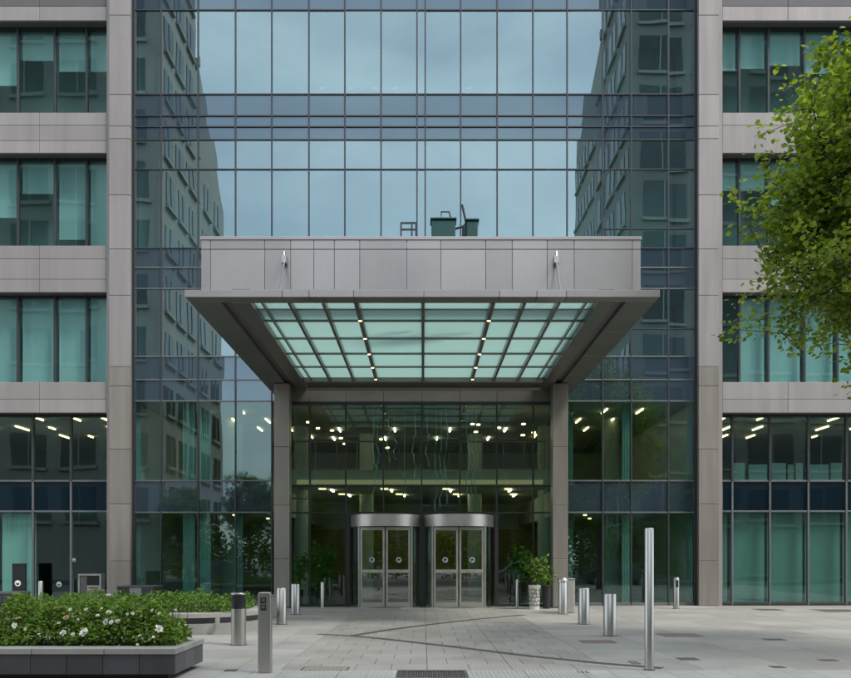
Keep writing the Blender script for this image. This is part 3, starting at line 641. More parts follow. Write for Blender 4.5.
for s, px in ((-1, 285), (1, 555.5)):     # stay rods from plate to parapet
    x = X(px, 18.2); r = MB().tube([(x, CYF+0.30, zP), (x+0.03*s, BY-0.1, Z(262, BY))], 0.022, 10)
    rod = r.build('stay_rod', 'frame_light', can)
    MB().box(x+0.03*s-0.05, x+0.03*s+0.05, BY-0.17, BY, Z(265, BY), Z(258, BY)).build('clevis', 'steel', rod)
    MB().tube([(x+0.03*s, BY-0.1, Z(262, BY)), (x+0.05*s, BY-0.04, Z(252, BY))], [0.035, 0.02], 10).build('rod_end', 'steel', rod)
for (a, b) in ((274, 289), (553, 568)):   # columns
    x0, x1 = X(a, 25.6), X(b, 25.6)
    zs_ = [0, 0.02, 1.55, 3.25, 5.1, zS-0.016]
    cbox('column_base', x0-0.03, x1+0.03, 25.57, 26.13, 0.0, 0.02, 'frame', can, 0.004)
    for k in range(1, 5): cbox('column', x0, x1, 25.6, 26.1, zs_[k]+0.002, zs_[k+1]-0.002, 'column_metal', can, 0.012)

# solid stand-ins for a rooftop reflection, added behind the canopy parapet
zr = zP+0.02
for (nm, a, b, top, cat, lab, dark) in (('reflection_tank', 431.5, 455.5, 219.5, 'tank', 'wider dark green tank with pipe loop, standing in for a rooftop reflection above the parapet', 1), ('reflection_tank', 466.5, 478, 220.5, 'tank', 'narrow dark green tank at the right, standing in for a rooftop reflection above the parapet', 0)):
    Yt = 20.2; t = tag(empty(nm, (X((a+b)/2, Yt), Yt+0.4, zP+0.16)), lab, cat, 'green tank shapes standing in for a rooftop reflection')
    x0, x1 = X(a, Yt), X(b, Yt); zt = Z(top, Yt)
    cbox('body', x0, x1, Yt, Yt+0.38, zP+1.38, zt, 'tank_green', t, 0.03)
    for lx_ in (x0+0.04, x1-0.04): MB().box(lx_-0.02, lx_+0.02, Yt+0.1, Yt+0.14, zP+0.16, zP+1.38).build('leg', 'frame', t)
    cbox('lid', x0-0.03, x1+0.03, Yt-0.03, Yt+0.41, zt, zt+0.05, 'tank_green', t, 0.015)
    cbox('pipe_box', x0-0.10, x0+0.01, Yt+0.1, Yt+0.3, zt-0.35, zt-0.1, 'tank_green', t, 0.02) if not dark else MB().tube([(x0+0.25, Yt+0.3, zt+0.04), (x0+0.25, Yt+0.3, zt+0.32), (x0+0.45, Yt+0.3, zt+0.32), (x0+0.52, Yt+0.3, zt+0.04)], 0.022, 8).build('pipe_loop', 'frame_dark', t)
    if dark: MB().tube([(x1-0.02, Yt+0.3, zt-0.12), (x1+0.2, Yt+0.3, zt-0.05), (x1+0.28, Yt+0.3, zt+0.05), (x1+0.18, Yt+0.3, zt+0.5)], 0.03, 8).build('vent_pipe', 'frame_dark', t)
Yt = 20.2; gr = tag(empty('reflection_rail', (X(408, Yt), Yt, zP+0.16)), 'small grey rail frame standing in for a rooftop reflection above the parapet', 'railing')
b = MB(); x0, x1 = X(401, Yt), X(416, Yt)
for x in (x0, (x0*1+x1*2.6)/3.6, x1): b.box(x-0.02, x+0.02, Yt-0.02, Yt+0.02, zP+0.16, Z(222.5, Yt))
b.build('upright', 'frame', gr); b = MB()
for py in (223, 229.5): b.box(x0, x1, Yt-0.018, Yt+0.018, Z(py, Yt)-0.02, Z(py, Yt)+0.02)
b.build('rail', 'frame', gr)

#@@OBJECTS@@
# ================================================================== BOLLARDS AND POSTS
def bollard(name, px, wpx, top, base, label, cat='bollard', style='plain', group=None):
    d = depth(base); x = X(px, d); r = wpx/2*d/F; h = (base-top)*d/F
    t = tag(empty(name, (x, d, 0)), label, cat, group)
    if style == 'black':
        hb = h*0.70
        MB().lathe([(r, 0), (r, hb)], (x, d, 0), 40).build('post', 'steel', t, smooth=True)
        MB().lathe([(r*0.97, hb), (r*0.97, h-0.03), (r*0.985, h-0.028)], (x, d, 0), 40).build('lamp_head', 'black', t, smooth=True)
        MB().lathe([(r*0.985, h-0.03), (r*1.0, h-0.028), (r*1.0, h-0.006), (r*0.97, h), (0, h)], (x, d, 0), 40).build('cap', 'steel', t)
    elif style == 'stone':
        cbox('post', x-r, x+r, d-r, d+r, 0.0, h, 'concrete', t, 0.02)
        cbox('cap', x-r-0.01, x+r+0.01, d-r-0.01, d+r+0.01, h, h+0.03, 'concrete', t, 0.01)
    else:
        MB().lathe([(r, 0), (r, h-0.012), (r-0.006, h-0.004)], (x, d, 0), 40).build('post', 'steel', t, smooth=True)
        MB().lathe([(r-0.006, h-0.004), (r-0.02, h), (0, h+0.002)], (x, d, 0), 40).build('cap', 'steel', t)
    if style != 'thin': MB().lathe([(r+0.018, 0), (r+0.018, 0.008), (r, 0.012)], (x, d, 0), 40).build('base_collar', 'frame', t)
    if style == 'keypad':
        cbox('keypad', x-r*0.45, x+r*0.45, d-r-0.004, d-r*0.8, h-0.30, h-0.08, 'black', t, 0.004)
    if style == 'collar':
        MB().lathe([(r*1.12, h-0.11), (r*1.12, h-0.02), (r*1.0, h-0.012)], (x, d, 0), 40).build('collar', 'steel', t, smooth=True)
    return t
bollard('bollard', 281.7, 10, 588, 624.4, 'plain round steel bollard between keypad post and left canopy column', group='steel bollards')
bollard('bollard', 295.5, 8.8, 584, 614.5, 'plain round steel bollard right beside the foot of the left canopy column', group='steel bollards')
bollard('bollard', 562.8, 9, 578, 614.2, 'slim steel bollard with a wider collar before the right canopy column', style='collar', group='steel bollards')
bollard('bollard', 583.8, 11.1, 588, 624.2, 'middle of the three steel bollards right of the doors', group='steel bollards')
bollard('bollard', 609.8, 12.5, 593.7, 635.9, 'nearest and widest plain steel bollard right of the doors', group='steel bollards')
bollard('light_bollard', 238.6, 14.7, 593, 645, 'thick steel bollard with black head beside the curved planter', style='black')
bollard('thin_post', 322.2, 3, 582, 609, 'thin steel post before the glass left of the revolving doors', 'post', 'thin')
bollard('thin_post', 517, 2.6, 579.6, 608.4, 'thin steel post before the glass right of the revolving doors', 'post', 'thin')
bollard('thin_post', 40.8, 4.6, 581, 607.4, 'slim steel post behind the rose planter at far left', 'post', 'thin')
bollard('keypad_post', 676.2, 5.8, 577.6, 608.9, 'short steel post with dark keypad by the right pier', 'post', 'keypad')
bollard('tall_post', 649.2, 8.9, 528, 670, 'tallest slender steel pole standing alone at right foreground', 'pole')
bollard('stone_post', 567.5, 12.6, 579.5, 612.8, 'square stone post behind the collared bollard at right column', 'post', 'stone')
bollard('stone_post', 272, 9, 596, 617.5, 'square stone post half hidden behind the keypad post at left', 'post', 'stone')
# access post with two key panels
d = depth(672.6); x = X(265.2, d); hw = 6.3*d/F; h = (672.6-592)*d/F
t = tag(empty('access_post', (x, d, 0)), 'steel access post with two black key panels in left foreground', 'post')
out = []
for k in range(9): a = math.pi*k/8; out.append((hw*(0.72+0.28*math.cos(a)) if a <= math.pi/2 else -hw*(0.72-0.28*math.cos(a)), h-0.05+0.05*math.sin(a)))
prof = [(hw, 0)]+out+[(-hw, 0)]
v = [(px_+x, d-0.07, pz_) for px_, pz_ in prof]+[(px_+x, d+0.07, pz_) for px_, pz_ in prof]; k = len(prof)
bb = MB().add(v, [tuple(range(k)), tuple(range(k, 2*k))[::-1]]+[(i, k+i, k+(i+1) % k, (i+1) % k) for i in range(k)])
o_ = bb.build('post', 'steel', t); md = o_.modifiers.new('bevel', 'BEVEL'); md.width = 0.018; md.segments = 3; md.limit_method = 'ANGLE'
for (z0, z1) in ((h-0.155, h-0.07), (h-0.25, h-0.17)):
    kp = cbox('key_panel', x-0.052, x+0.028, d-0.079, d-0.066, z0, z1, 'black', t, 0.004)
    cbox('reader_window', x-0.036, x+0.012, d-0.081, d-0.078, z0+0.025, z1-0.018, 'grey_tile', kp, 0.001)

# ================================================================== PLANTERS AND STONE BENCHES
PX1 = -3.22; PX0 = -7.4; PYa, PYb = 10.52, 11.85; PZ = 0.41
pl = tag(empty('rose_planter', (-5.3, 11.2, 0)), 'low dark-tiled planter with pale stone rim at lower left corner', 'planter')
cbox('plinth', PX0+0.1, PX1-0.12, PYa+0.12, PYb-0.12, 0.0, 0.09, 'black', pl, 0.01)
MB().box(PX0+0.02, PX1-0.02, PYa+0.02, PYb-0.02, 0.07, PZ-0.09).build('core', 'black', pl)
tw = 0.47; xx = PX1
while xx > PX0: cbox('face_tile', max(PX0, xx-tw)+0.003, xx-0.003, PYa, PYa+0.03, 0.07, PZ-0.084, 'dark_tile', pl, 0.004); xx -= tw
for k in range(3): y0 = PYa+0.03+(PYb-PYa-0.03)*k/3; cbox('face_tile', PX1-0.03, PX1, y0+0.003, y0+(PYb-PYa-0.03)/3-0.003, 0.07, PZ-0.084, 'grey_tile', pl, 0.004)
cw_ = 0.30; xx = PX1+0.02
while xx > PX0: cbox('cap_stone', max(PX0, xx-0.94)+0.003, xx-0.003, PYa-0.02, PYa+cw_, PZ-0.08, PZ, 'cap_stone', pl, 0.008); xx -= 0.94
cbox('cap_stone', PX1+0.02-cw_, PX1+0.02-0.003, PYa+cw_+0.004, PYb+0.02, PZ-0.08, PZ, 'cap_stone', pl, 0.008)
cbox('cap_stone', PX0, PX1+0.015-cw_, PYb-0.2, PYb+0.02, PZ-0.08, PZ, 'cap_stone', pl, 0.008)
MB().box(PX0+0.05, PX1-cw_, PYa+cw_-0.02, PYb-0.18, PZ-0.15, PZ-0.03).build('soil', 'soil', pl)

def mound(n, x0, x1, y0, y1, zb, ztop, size, edge=0.18, seed=1, ratio=0.7):
    """leaf positions filling a bumpy hedge"""
    g_ = np.random.default_rng(seed); bumps = [(g_.uniform(x0, x1), g_.uniform(y0, y1), g_.uniform(0.16, 0.32), g_.uniform(0.35, 1.0)) for _ in range(int((x1-x0)*9)+6)]
    P = g_.uniform([x0, y0, 0], [x1, y1, 1], (n*3, 3))
    hgt = np.zeros(len(P))
    for (bx, by, br, bh) in bumps:
        dd = ((P[:, 0]-bx)**2+(P[:, 1]-by)**2)/br**2; hgt = np.maximum(hgt, bh*np.exp(-dd*0.9))
    e = np.minimum(np.minimum(P[:, 0]-x0, x1-P[:, 0]), np.minimum(P[:, 1]-y0, y1-P[:, 1]))
    top = zb+(ztop-zb)*np.clip(0.30+0.76*hgt, 0, 1.08)*np.clip(0.45+0.55*e/edge, 0, 1)
    u = 1-(1-P[:, 2])**2.2*0.9
    P[:, 2] = zb+(top-zb)*u
    keep = g_.random(len(P)) < 0.25+0.9*u
    return P[keep][:n], bumps
def hedge(name, lab, cat, n, box, size, mat, seed, flowers=(), stems=40):
    x0, x1, y0, y1, zb, zt = box
    P, bumps = mound(n, x0, x1, y0, y1, zb, zt, size, seed=seed)
    V, Fq = leaves(P, size, up=0.6, flat=0.3, ratio=0.72)
    t = tag(empty(name, ((x0+x1)/2, (y0+y1)/2, zb)), lab, cat); w = wpos(t)
    rnd = np.clip(rng.normal(0.45, 0.25, len(P)), 0, 1)
    link('foliage', leaf_mesh('foliage', V-np.array(w), Fq, mat, rnd), w, t)
    b = MB(); g_ = random.Random(seed)
    for k in range(stems):
        sx, sy = g_.uniform(x0+0.1, x1-0.1), g_.uniform(y0+0.08, y1-0.08); lean = (g_.uniform(-.1, .1), g_.uniform(-.1, .1))
        b.tube([(sx, sy, zb-0.05), (sx+lean[0], sy+lean[1], zb+(zt-zb)*0.75)], [0.008, 0.004], 5)
    b.build('stems', 'stem', t)['kind'] = 'stuff'
    return t, P
petal_meshes = {}
def bloom_mesh(seed, mat):
    key = (seed, mat)
    if key in petal_meshes: return petal_meshes[key]
    g_ = random.Random(seed); b = MB()
    for ring, (cnt, rr, tilt, ln) in enumerate(((6, 0.30, 0.25, 1.0), (6, 0.2, 0.7, 0.9), (4, 0.08, 1.15, 0.75))):
        for k in range(cnt):
            a = 2*math.pi*(k+0.5*ring)/cnt+g_.uniform(-.25, .25); tl = tilt+g_.uniform(-.2, .2); L_ = ln*g_.uniform(0.8, 1.15)
            ca, sa = math.cos(a), math.sin(a); o0 = (rr*ca, rr*sa, 0.08*ring); w = 0.42*g_.uniform(0.8, 1.2)
            def pt(l, s, up): r_ = rr+l*math.cos(tl); return (r_*ca-s*sa, r_*sa+s*ca, 0.1*ring+l*math.sin(tl)+up)
            b.add([pt(0, 0, 0), pt(L_*0.45, w, 0.10), pt(L_*0.9, w*0.7, 0.16), pt(L_, 0, 0.05), pt(L_*0.9, -w*0.7, 0.16), pt(L_*0.45, -w, 0.10), pt(L_*0.5, 0, -0.02)],
                  [(0, 1, 6), (1, 2, 6), (2, 3, 6), (3, 4, 6), (4, 5, 6), (5, 0, 6)])
    petal_meshes[key] = mesh('bloom', b.v, b.f, [mat], True); return petal_meshes[key]
def flower(t, x, y, z, s, mat, i):
    o_ = link('flower', bloom_mesh(i % 5, mat), (x, y, z), t); o_.scale = (s, s, s*0.8); o_.rotation_euler = (R(random.uniform(20, 75)), random.uniform(-.4, .4), random.uniform(-.7, .7))
rose, RP = hedge('rose_hedge', 'rose hedge with white blooms filling the near tiled planter', 'rose bush', 15000, (-7.2, -3.30, 10.80, 11.62, PZ-0.06, 1.05), 0.06, 'leaf_rose', 5, stems=90)
fl = [(104, 466, .9), (448, 518, 1.0), (520, 527, .7), (598, 516, 1.5), (692, 396, .7), (752, 440, .9), (790, 440, .7), (835, 437, .8), (772, 374, .9), (498, 350, .6), (420, 450, .6), (610, 352, .6), (278, 527, .5), (180, 490, .5), (468, 412, 1.0), (395, 345, .9), (130, 415, .8), (555, 420, .4), (720, 345, .5), (770, 250, .7)]
pts = [(u/7.09, 560+v_/7.09, s) for (u, v_, s) in fl]+[(100+u/6.546, 570+v_/6.546, s) for (u, v_, s) in ((60, 280, .9), (38, 338, .9), (120, 336, .8), (385, 385, 1.3), (520, 355, .6), (390, 285, .6), (260, 432, .6), (345, 265, .6), (495, 262, .5), (215, 285, .6), (245, 490, .5), (350, 440, .5), (180, 290, .5), (560, 360, .4), (70, 345, .6))]
for i, (px, py, s) in enumerate(pts):
    # set each bloom at the front of the foliage along its own height
    pj_ = (RP[:, 0]*F/RP[:, 1]+CX-px)**2+(CY-(RP[:, 2]-EYE)*F/RP[:, 1]-py)**2; near = RP[pj_ < 25.0]
    yy = (np.sort(near[:, 1])[min(2, len(near)-1)] if len(near) else 11.2)-0.05; flower(rose, X(px, yy), yy, Z(py, yy), 0.035*s, 'petal_faded' if i in (14, 15, 16) else 'petal', i)

# curved pale stone planter bench
def rrect(x0, x1, y0, y1, r, n=14):
    o_ = []
    for (cx_, cy_, a0) in ((x1-r, y0+r, -90), (x1-r, y1-r, 0), (x0+r, y1-r, 90), (x0+r, y0+r, 180)):
        for k in range(n+1): a = R(a0+90*k/n); o_.append((cx_+r*math.cos(a), cy_+r*math.sin(a)))
    return o_
bx0, bx1, bya, byb = -9.6, -3.55, 16.6, 19.9
cp = tag(empty('curved_planter', (-6.5, 18.2, 0)), 'pale concrete bench planter with rounded end behind the black-headed bollard', 'planter')
def ins(i): return rrect(bx0+i, bx1-i, bya+i, byb-i, max(0.2, 1.5-i))
MB().ring(ins(0.02), ins(0.5), 0.0, 0.22).build('base', 'concrete', cp)
MB().ring(ins(0.14), ins(0.5), 0.22, 0.345).build('recess', 'grey_tile', cp)
MB().ring(ins(0.0), ins(0.55), 0.345, 0.43).build('seat_cap', 'concrete', cp)
for px in (170, 217.5): xx = X(px, 16.7); cbox('divider', xx-0.03, xx+0.03, 16.62, 16.78, 0.221, 0.344, 'concrete', cp, 0.004)
MB().prism(ins(0.52), 0.05, 0.40).build('soil', 'soil', cp)
hedge('low_hedge', 'low leafy green hedge in the curved pale planter', 'hedge', 12000, (-9.1, -3.95, 17.05, 19.4, 0.38, 0.86), 0.06, 'leaf_hedge', 9, stems=60)
# dark stone seats
def stone_seat(px0, px1, py_top, base, lab, tiles):
    d = depth(base); x0, x1 = X(px0, d), X(px1, d); h = (base-py_top)*d/F
    t = tag(empty('stone_bench', ((x0+x1)/2, d+0.4, 0)), lab, 'stone bench')
    cbox('plinth', x0+0.12, x1-0.12, d+0.12, d+0.8, 0, h-0.28, 'dark_tile', t, 0.01)
    xs = span(x0, x1, tiles)
    for k in range(tiles): cbox('face_tile', xs[k]+0.003, xs[k+1]-0.003, d, d+0.9, h-0.28, h-0.055, 'cap_stone' if (k == 1 and tiles == 3) else 'dark_tile', t, 0.006)
    cbox('top_slab', x0-0.01, x1+0.01, d-0.01, d+0.91, h-0.055, h, 'grey_tile', t, 0.008)
stone_seat(117, 153.6, 586, 610.5, 'dark stone block with one paler tile in front of left pier', 3)
stone_seat(-34, 14.5, 592.5, 616, 'dark stone block with recessed plinth cut by the left picture edge', 4)

# ================================================================== SIGNS AND SMALL FITTINGS
d = 24.0; t = tag(empty('info_cabinet', (X(89.5, d), d, 0)), 'steel-framed notice cabinet standing behind the rose planter', 'cabinet')
x0, x1 = X(78, d), X(101, d); zt = Z(574, d)
b = MB().box(x0, x0+0.05, d, d+0.3, 0, zt).box(x1-0.05, x1, d, d+0.3, 0, zt).box(x0+0.05, x1-0.05, d, d+0.3, zt-0.05, zt).box(x0+0.05, x1-0.05, d, d+0.3, 0, 0.08); b.build('frame', 'steel_bright', t)
xm = x0+0.05+(x1-x0-0.1)*0.36
cbox('side_panel', x0+0.052, xm-0.005, d+0.02, d+0.1, 0.35, zt-0.052, 'grey_tile', t, 0.004); cbox('display', xm, x1-0.052, d+0.02, d+0.1, zt-0.33, zt-0.055, 'black', t, 0.004)
nb = cbox('notice_board', xm, x1-0.052, d+0.015, d+0.1, zt-0.66, zt-0.34, 'concrete', t, 0.004); cbox('lower_panel', x0+0.052, x1-0.052, d+0.03, d+0.1, 0.082, zt-0.67, 'steel_bright', t, 0.004)
b = MB()
for r_i in range(3):
    for k in range(4): b.box(xm+0.05+0.075*k, xm+0.05+0.075*k+random.uniform(0.03, 0.06), d+0.010, d+0.014, zt-0.43-0.07*r_i, zt-0.40-0.07*r_i)
b.build('print', 'black', nb)
d = 26.3; t = tag(empty('sign_pylon', (X(18.5, d), d, 0)), 'black upright sign slab with round white emblem at far left', 'sign')
cbox('slab', X(12, d), X(25, d), d, d+0.12, 0, Z(563.5, d), 'black', t, 0.008)
def disc(name, cx_, cz_, y, r, mat, parent, mark=None):
    b = MB(); k = 28; b.add([(cx_+r*math.cos(2*math.pi*j/k), y, cz_+r*math.sin(2*math.pi*j/k)) for j in range(k)], [tuple(range(k))])
    if mark:
        b.add([(cx_+r*0.62*math.cos(2*math.pi*j/k), y-0.003, cz_-r*0.15+r*(0.30*math.sin(2*math.pi*j/k)+0.16*math.cos(4*math.pi*j/k))) for j in range(k)], [tuple(range(k))], 1)
    return b.build(name, [mat]+([mark] if mark else []), parent)
disc('emblem', X(17.8, d), Z(583.3, d), d-0.004, 0.10, 'white_paint', t, 'black')
disc('emblem', X(59, GY), Z(584.3, GY), GY-0.004, 0.09, 'sticker', bld, 'frame'); disc('emblem', X(74, GY), Z(560, GY), GY-0.004, 0.06, 'sticker', bld, 'frame')

# ================================================================== PLATES AND DRAINS IN THE PAVING
def plate(name, px0, px1, py0, py1, mat, lab, cat, rim=None):
    d1, d0 = depth(py0), depth(py1); dm = (d0+d1)/2; x0, x1 = X(px0, dm), X(px1, dm)
    t = tag(empty(name, ((x0+x1)/2, dm, 0)), lab, cat)
    b = MB().box(x0, x1, d0, d0+0.02, -0.02, 0.005).box(x0, x1, d1-0.02, d1, -0.02, 0.005).box(x0, x0+0.02, d0+0.02, d1-0.02, -0.02, 0.005).box(x1-0.02, x1, d0+0.02, d1-0.02, -0.02, 0.005)
    b.build('rim', 'iron', t); cbox('cover', x0+0.022, x1-0.022, d0+0.022, d1-0.022, -0.02, 0.004, mat, t, 0.002)
plate('access_cover', 581, 614, 640.4, 643.2, 'rust', 'long rust-brown access cover before the nearest right bollard', 'cover')
plate('access_cover', 661, 699.5, 633.8, 636.8, 'rust', 'long rust-brown access cover right of the tall pole', 'cover')
plate('access_cover', 630, 638.5, 661.3, 664.2, 'rust', 'small rusty square cover just left of the tall pole foot', 'cover')
plate('access_cover', 678.5, 697.5, 658, 660.3, 'iron', 'dark iron cover right of the tall pole foot', 'cover')
plate('access_cover', 578, 590, 671.6, 673.2, 'iron', 'small dark iron cover at the bottom edge below the bollards', 'cover')
plate('access_cover', 764, 784, 638.8, 640.4, 'iron', 'narrow dark iron cover in the middle of the right paving', 'cover')
plate('access_cover', 771, 784, 666.2, 668.2, 'iron', 'small square iron cover near the lower right', 'cover')
plate('access_cover', 820, 836, 659.5, 661.2, 'iron', 'dark iron cover nearest the right picture edge', 'cover')
plate('access_cover', 225, 237, 669.8, 671.6, 'iron', 'little dark cover beside the rose planter corner', 'cover')
plate('access_cover', 302, 349, 667.2, 670.6, 'tan_plate', 'tan brown cover plate at the edge of the ribbed band', 'cover')
plate('access_cover', 756, 781, 609.0, 610.6, 'iron', 'dark grating strip before the right wing glass', 'cover')
plate('access_cover', 818, 858, 609.6, 612.0, 'iron', 'dark grating by the right wing at the picture edge', 'cover')
# entrance grating at the bottom edge
t = tag(empty('drain_grate', (0.12, 10.9, 0)), 'wide dark slatted drain grating at the bottom centre', 'grate')
ya, yb = Y0-0.75, Y0-0.06; xa_, xb_ = -0.352, 0.595
MB().box(xa_, xb_, ya, ya+0.02, -0.03, 0.003).box(xa_, xb_, yb-0.02, yb, -0.03, 0.003).box(xa_, xa_+0.02, ya+0.02, yb-0.02, -0.03, 0.003).box(xb_-0.02, xb_, ya+0.02, yb-0.02, -0.03, 0.003).build('rim', 'iron', t)
k = 0; xx = xa_+0.03
while xx < xb_-0.03: cbox('slat', xx, xx+0.016, ya+0.02, yb-0.02, -0.02, 0.001, 'iron', t, 0.002); xx += 0.034
# dark slot drain crossing the paving in a V
def strip(pts, wd):
    b = MB(); L_ = [Vector((*G(*p), 0)) for p in pts]; n_ = len(L_); lo = []; ro = []
    for i, p in enumerate(L_):
        q = (L_[min(i+1, n_-1)]-L_[max(i-1, 0)]).normalized(); s = Vector((-q.y, q.x, 0))*wd*0.5; lo.append(p+s); ro.append(p-s)
    for i in range(n_-1):
        for z in (0.0045,): b.add([(*lo[i][:2], z), (*ro[i][:2], z), (*ro[i+1][:2], z), (*lo[i+1][:2], z), (*lo[i][:2], -0.02), (*ro[i][:2], -0.02), (*ro[i+1][:2], -0.02), (*lo[i+1][:2], -0.02)], [(0, 1, 2, 3), (0, 4, 5, 1), (2, 6, 7, 3), (1, 5, 6, 2), (3, 7, 4, 0)])
    return b
t = tag(empty('slot_drain', (*G(420, 643), 0)), 'dark slot drain crossing the paving in a sharp V', 'drain')
strip([(318, 634.3), (345, 635.6), (378, 638.3), (450, 646.5), (530, 656.2), (600, 663.3), (662, 668.2)], 0.17).build('channel', 'drain', t)
o_ = strip([(352, 635.9), (390, 629.8), (425, 625.3), (470, 620.0), (524, 615.0)], 0.15).build('channel', 'drain', t); o_.location.z += 0.003

# ================================================================== POTTED PLANTS
def potted(name, px, base, pot_w, pot_top, fol, lab, pot_mat, n, Yd=None, size=0.10, pattern=False):
    d = Yd or depth(base); x = X(px, d); r = pot_w/2*d/F; h = Z(pot_top, d)
    t = tag(empty(name, (x, d, 0.012 if d > 26.4 else 0)), lab, 'plant'); z0 = 0.013 if d > 26.4 else 0.0
    pot = MB().lathe([(r*0.82, z0), (r*0.9, h*0.5), (r, h-0.03), (r*1.02, h), (r*0.9, h), (r*0.88, h-0.06), (0, h-0.06)], (x, d, 0), 28).build('pot', pot_mat, t, smooth=False)
    if pattern:
        for k in range(11):
            a = R(200+14*k); b = MB()
            for q in range(5):
                zz = 0.08+q*(h-0.16)/5+random.uniform(0, .03); rr = r*(0.83+0.16*zz/h)+0.004; l = random.uniform(0.07, 0.13); da = 0.07
                b.add([(x+rr*math.cos(a-da), d+rr*math.sin(a-da), zz), (x+rr*math.cos(a+da), d+rr*math.sin(a+da), zz+0.02), (x+rr*1.01*math.cos(a+da*0.6), d+rr*1.01*math.sin(a+da*.6), zz+l), (x+rr*1.01*math.cos(a-da*0.6), d+rr*1.01*math.sin(a-da*.6), zz+l-0.02)], [(0, 1, 2, 3)])
            b.build('pot_motif', 'black', pot)
    fx0, fx1, fy0, fy1 = fol; cx_, cz_ = X((fx0+fx1)/2, d), Z((fy0+fy1)/2, d); rx, rz = (fx1-fx0)/2*d/F, (fy1-fy0)/2*d/F
    P = rng.normal(size=(n, 3)); P /= np.linalg.norm(P, axis=1)[:, None]; P *= (rng.random(n)**0.5)[:, None]*(0.75+0.35*np.sin(P[:, 0]*7+P[:, 2]*5))[:, None]
    P = P*np.array([rx, rx*0.9, rz])+np.array([cx_, d, cz_]); V, Fq = leaves(P, size, up=0.3, flat=0.25, ratio=0.5, droop=0.2)
    w = wpos(t); link('foliage', leaf_mesh('foliage', V-np.array(w), Fq, 'leaf_pot', np.clip(rng.normal(.5, .25, n), 0, 1)), w, t)
    b = MB().tube([(x, d, h-0.08), (cx_+0.02, d, cz_-rz*0.4), (cx_, d, cz_+rz*0.5)], [0.025, 0.018, 0.008], 7)
    for k in range(7):
        a = random.uniform(0, 6.28); b.tube([(cx_+0.01, d, cz_-rz*random.uniform(0, .5)), (cx_+rx*0.8*math.cos(a), d+rx*0.7*math.sin(a), cz_+rz*random.uniform(0, .7))], [0.012, 0.005], 5)
    b.build('stem', 'bark', t)
potted('potted_plant', 534.5, 609.3, 12, 585, (524, 551, 553, 588), 'bushy green plant in white patterned pot right of the doors', 'pot_white', 620, size=0.13, pattern=True)
potted('potted_plant', 546.5, 608.6, 9, 586, (540, 555, 570, 590), 'low plant in dark pot squeezed against the right canopy column', 'pot_dark', 160, size=0.12)
potted('potted_plant', 314, 0, 10, 588, (302, 340, 538, 594), 'broad leafy indoor plant in dark pot behind glass left of doors', 'pot_dark', 1300, Yd=27.0, size=0.17)
potted('potted_plant', 299, 0, 9, 590, (288, 311, 550, 592), 'slimmer indoor plant in dark pot behind glass next to left column', 'pot_dark', 380, Yd=27.1, size=0.14)
potted('potted_plant', 517, 0, 9, 588, (506, 531, 541, 590), 'tall sparse indoor plant behind glass right of the revolving doors', 'pot_dark', 520, Yd=27.4, size=0.15)

# solid twisted strands added to stand in for pale reflections in the lobby glass
t = tag(empty('reflection_strands', (0.4, 29.0, zc1)), 'twisted pale strands standing in for reflections in the lobby glass above the doors', 'reflection')
g_ = random.Random(3)
for (px, y0, y1) in ((374, 432, 506), (378, 440, 470), (388, 428, 462), (395, 436, 460), (414, 430, 480), (436, 440, 512), (441, 445, 508), (446, 430, 505), (468, 436, 505), (473, 440, 500), (476, 450, 510), (405, 470, 500), (427, 432, 466)):
    Yd = 26.62+g_.uniform(0, 0.2); p = []; n_ = 12; ph = g_.uniform(0, 6)
    p.append((X(px, Yd), Yd, zc1))
    for k in range(n_+1): yy = y0+(y1-y0)*k/n_; p.append((X(px+1.5*math.sin(ph+k*0.7)+0.8*math.sin(k*2.3), Yd), Yd+0.08*math.cos(k*1.3), Z(yy, Yd)))
    MB().tube(p, [0.004]+[0.013+0.007*math.sin(k*1.1+ph) for k in range(n_+1)], 6).build('strand', 'strand', t, smooth=True)
# desk dividers behind the upper right window
zfl = fz(480.4)-0.1
for k, (a, b_) in enumerate(((733, 745), (749, 767), (772, 786), (788, 794), (796, 803), (810, 829), (831, 842))):
    Yd = 28.6; cbox_ = cbox('desk_divider', X(a, Yd), X(b_, Yd), Yd, Yd+0.05, zfl+0.002, Z(463+(k % 2)*1.5, Yd), 'screen_fabric', None, 0.01)
    tag(cbox_, ('leftmost', 'second from left', 'third from left', 'narrow fourth from left', 'fifth from left', 'second from right', 'rightmost')[k]+' pale desk divider behind the right wing first-floor window', 'divider', 'pale desk dividers in the right wing office')

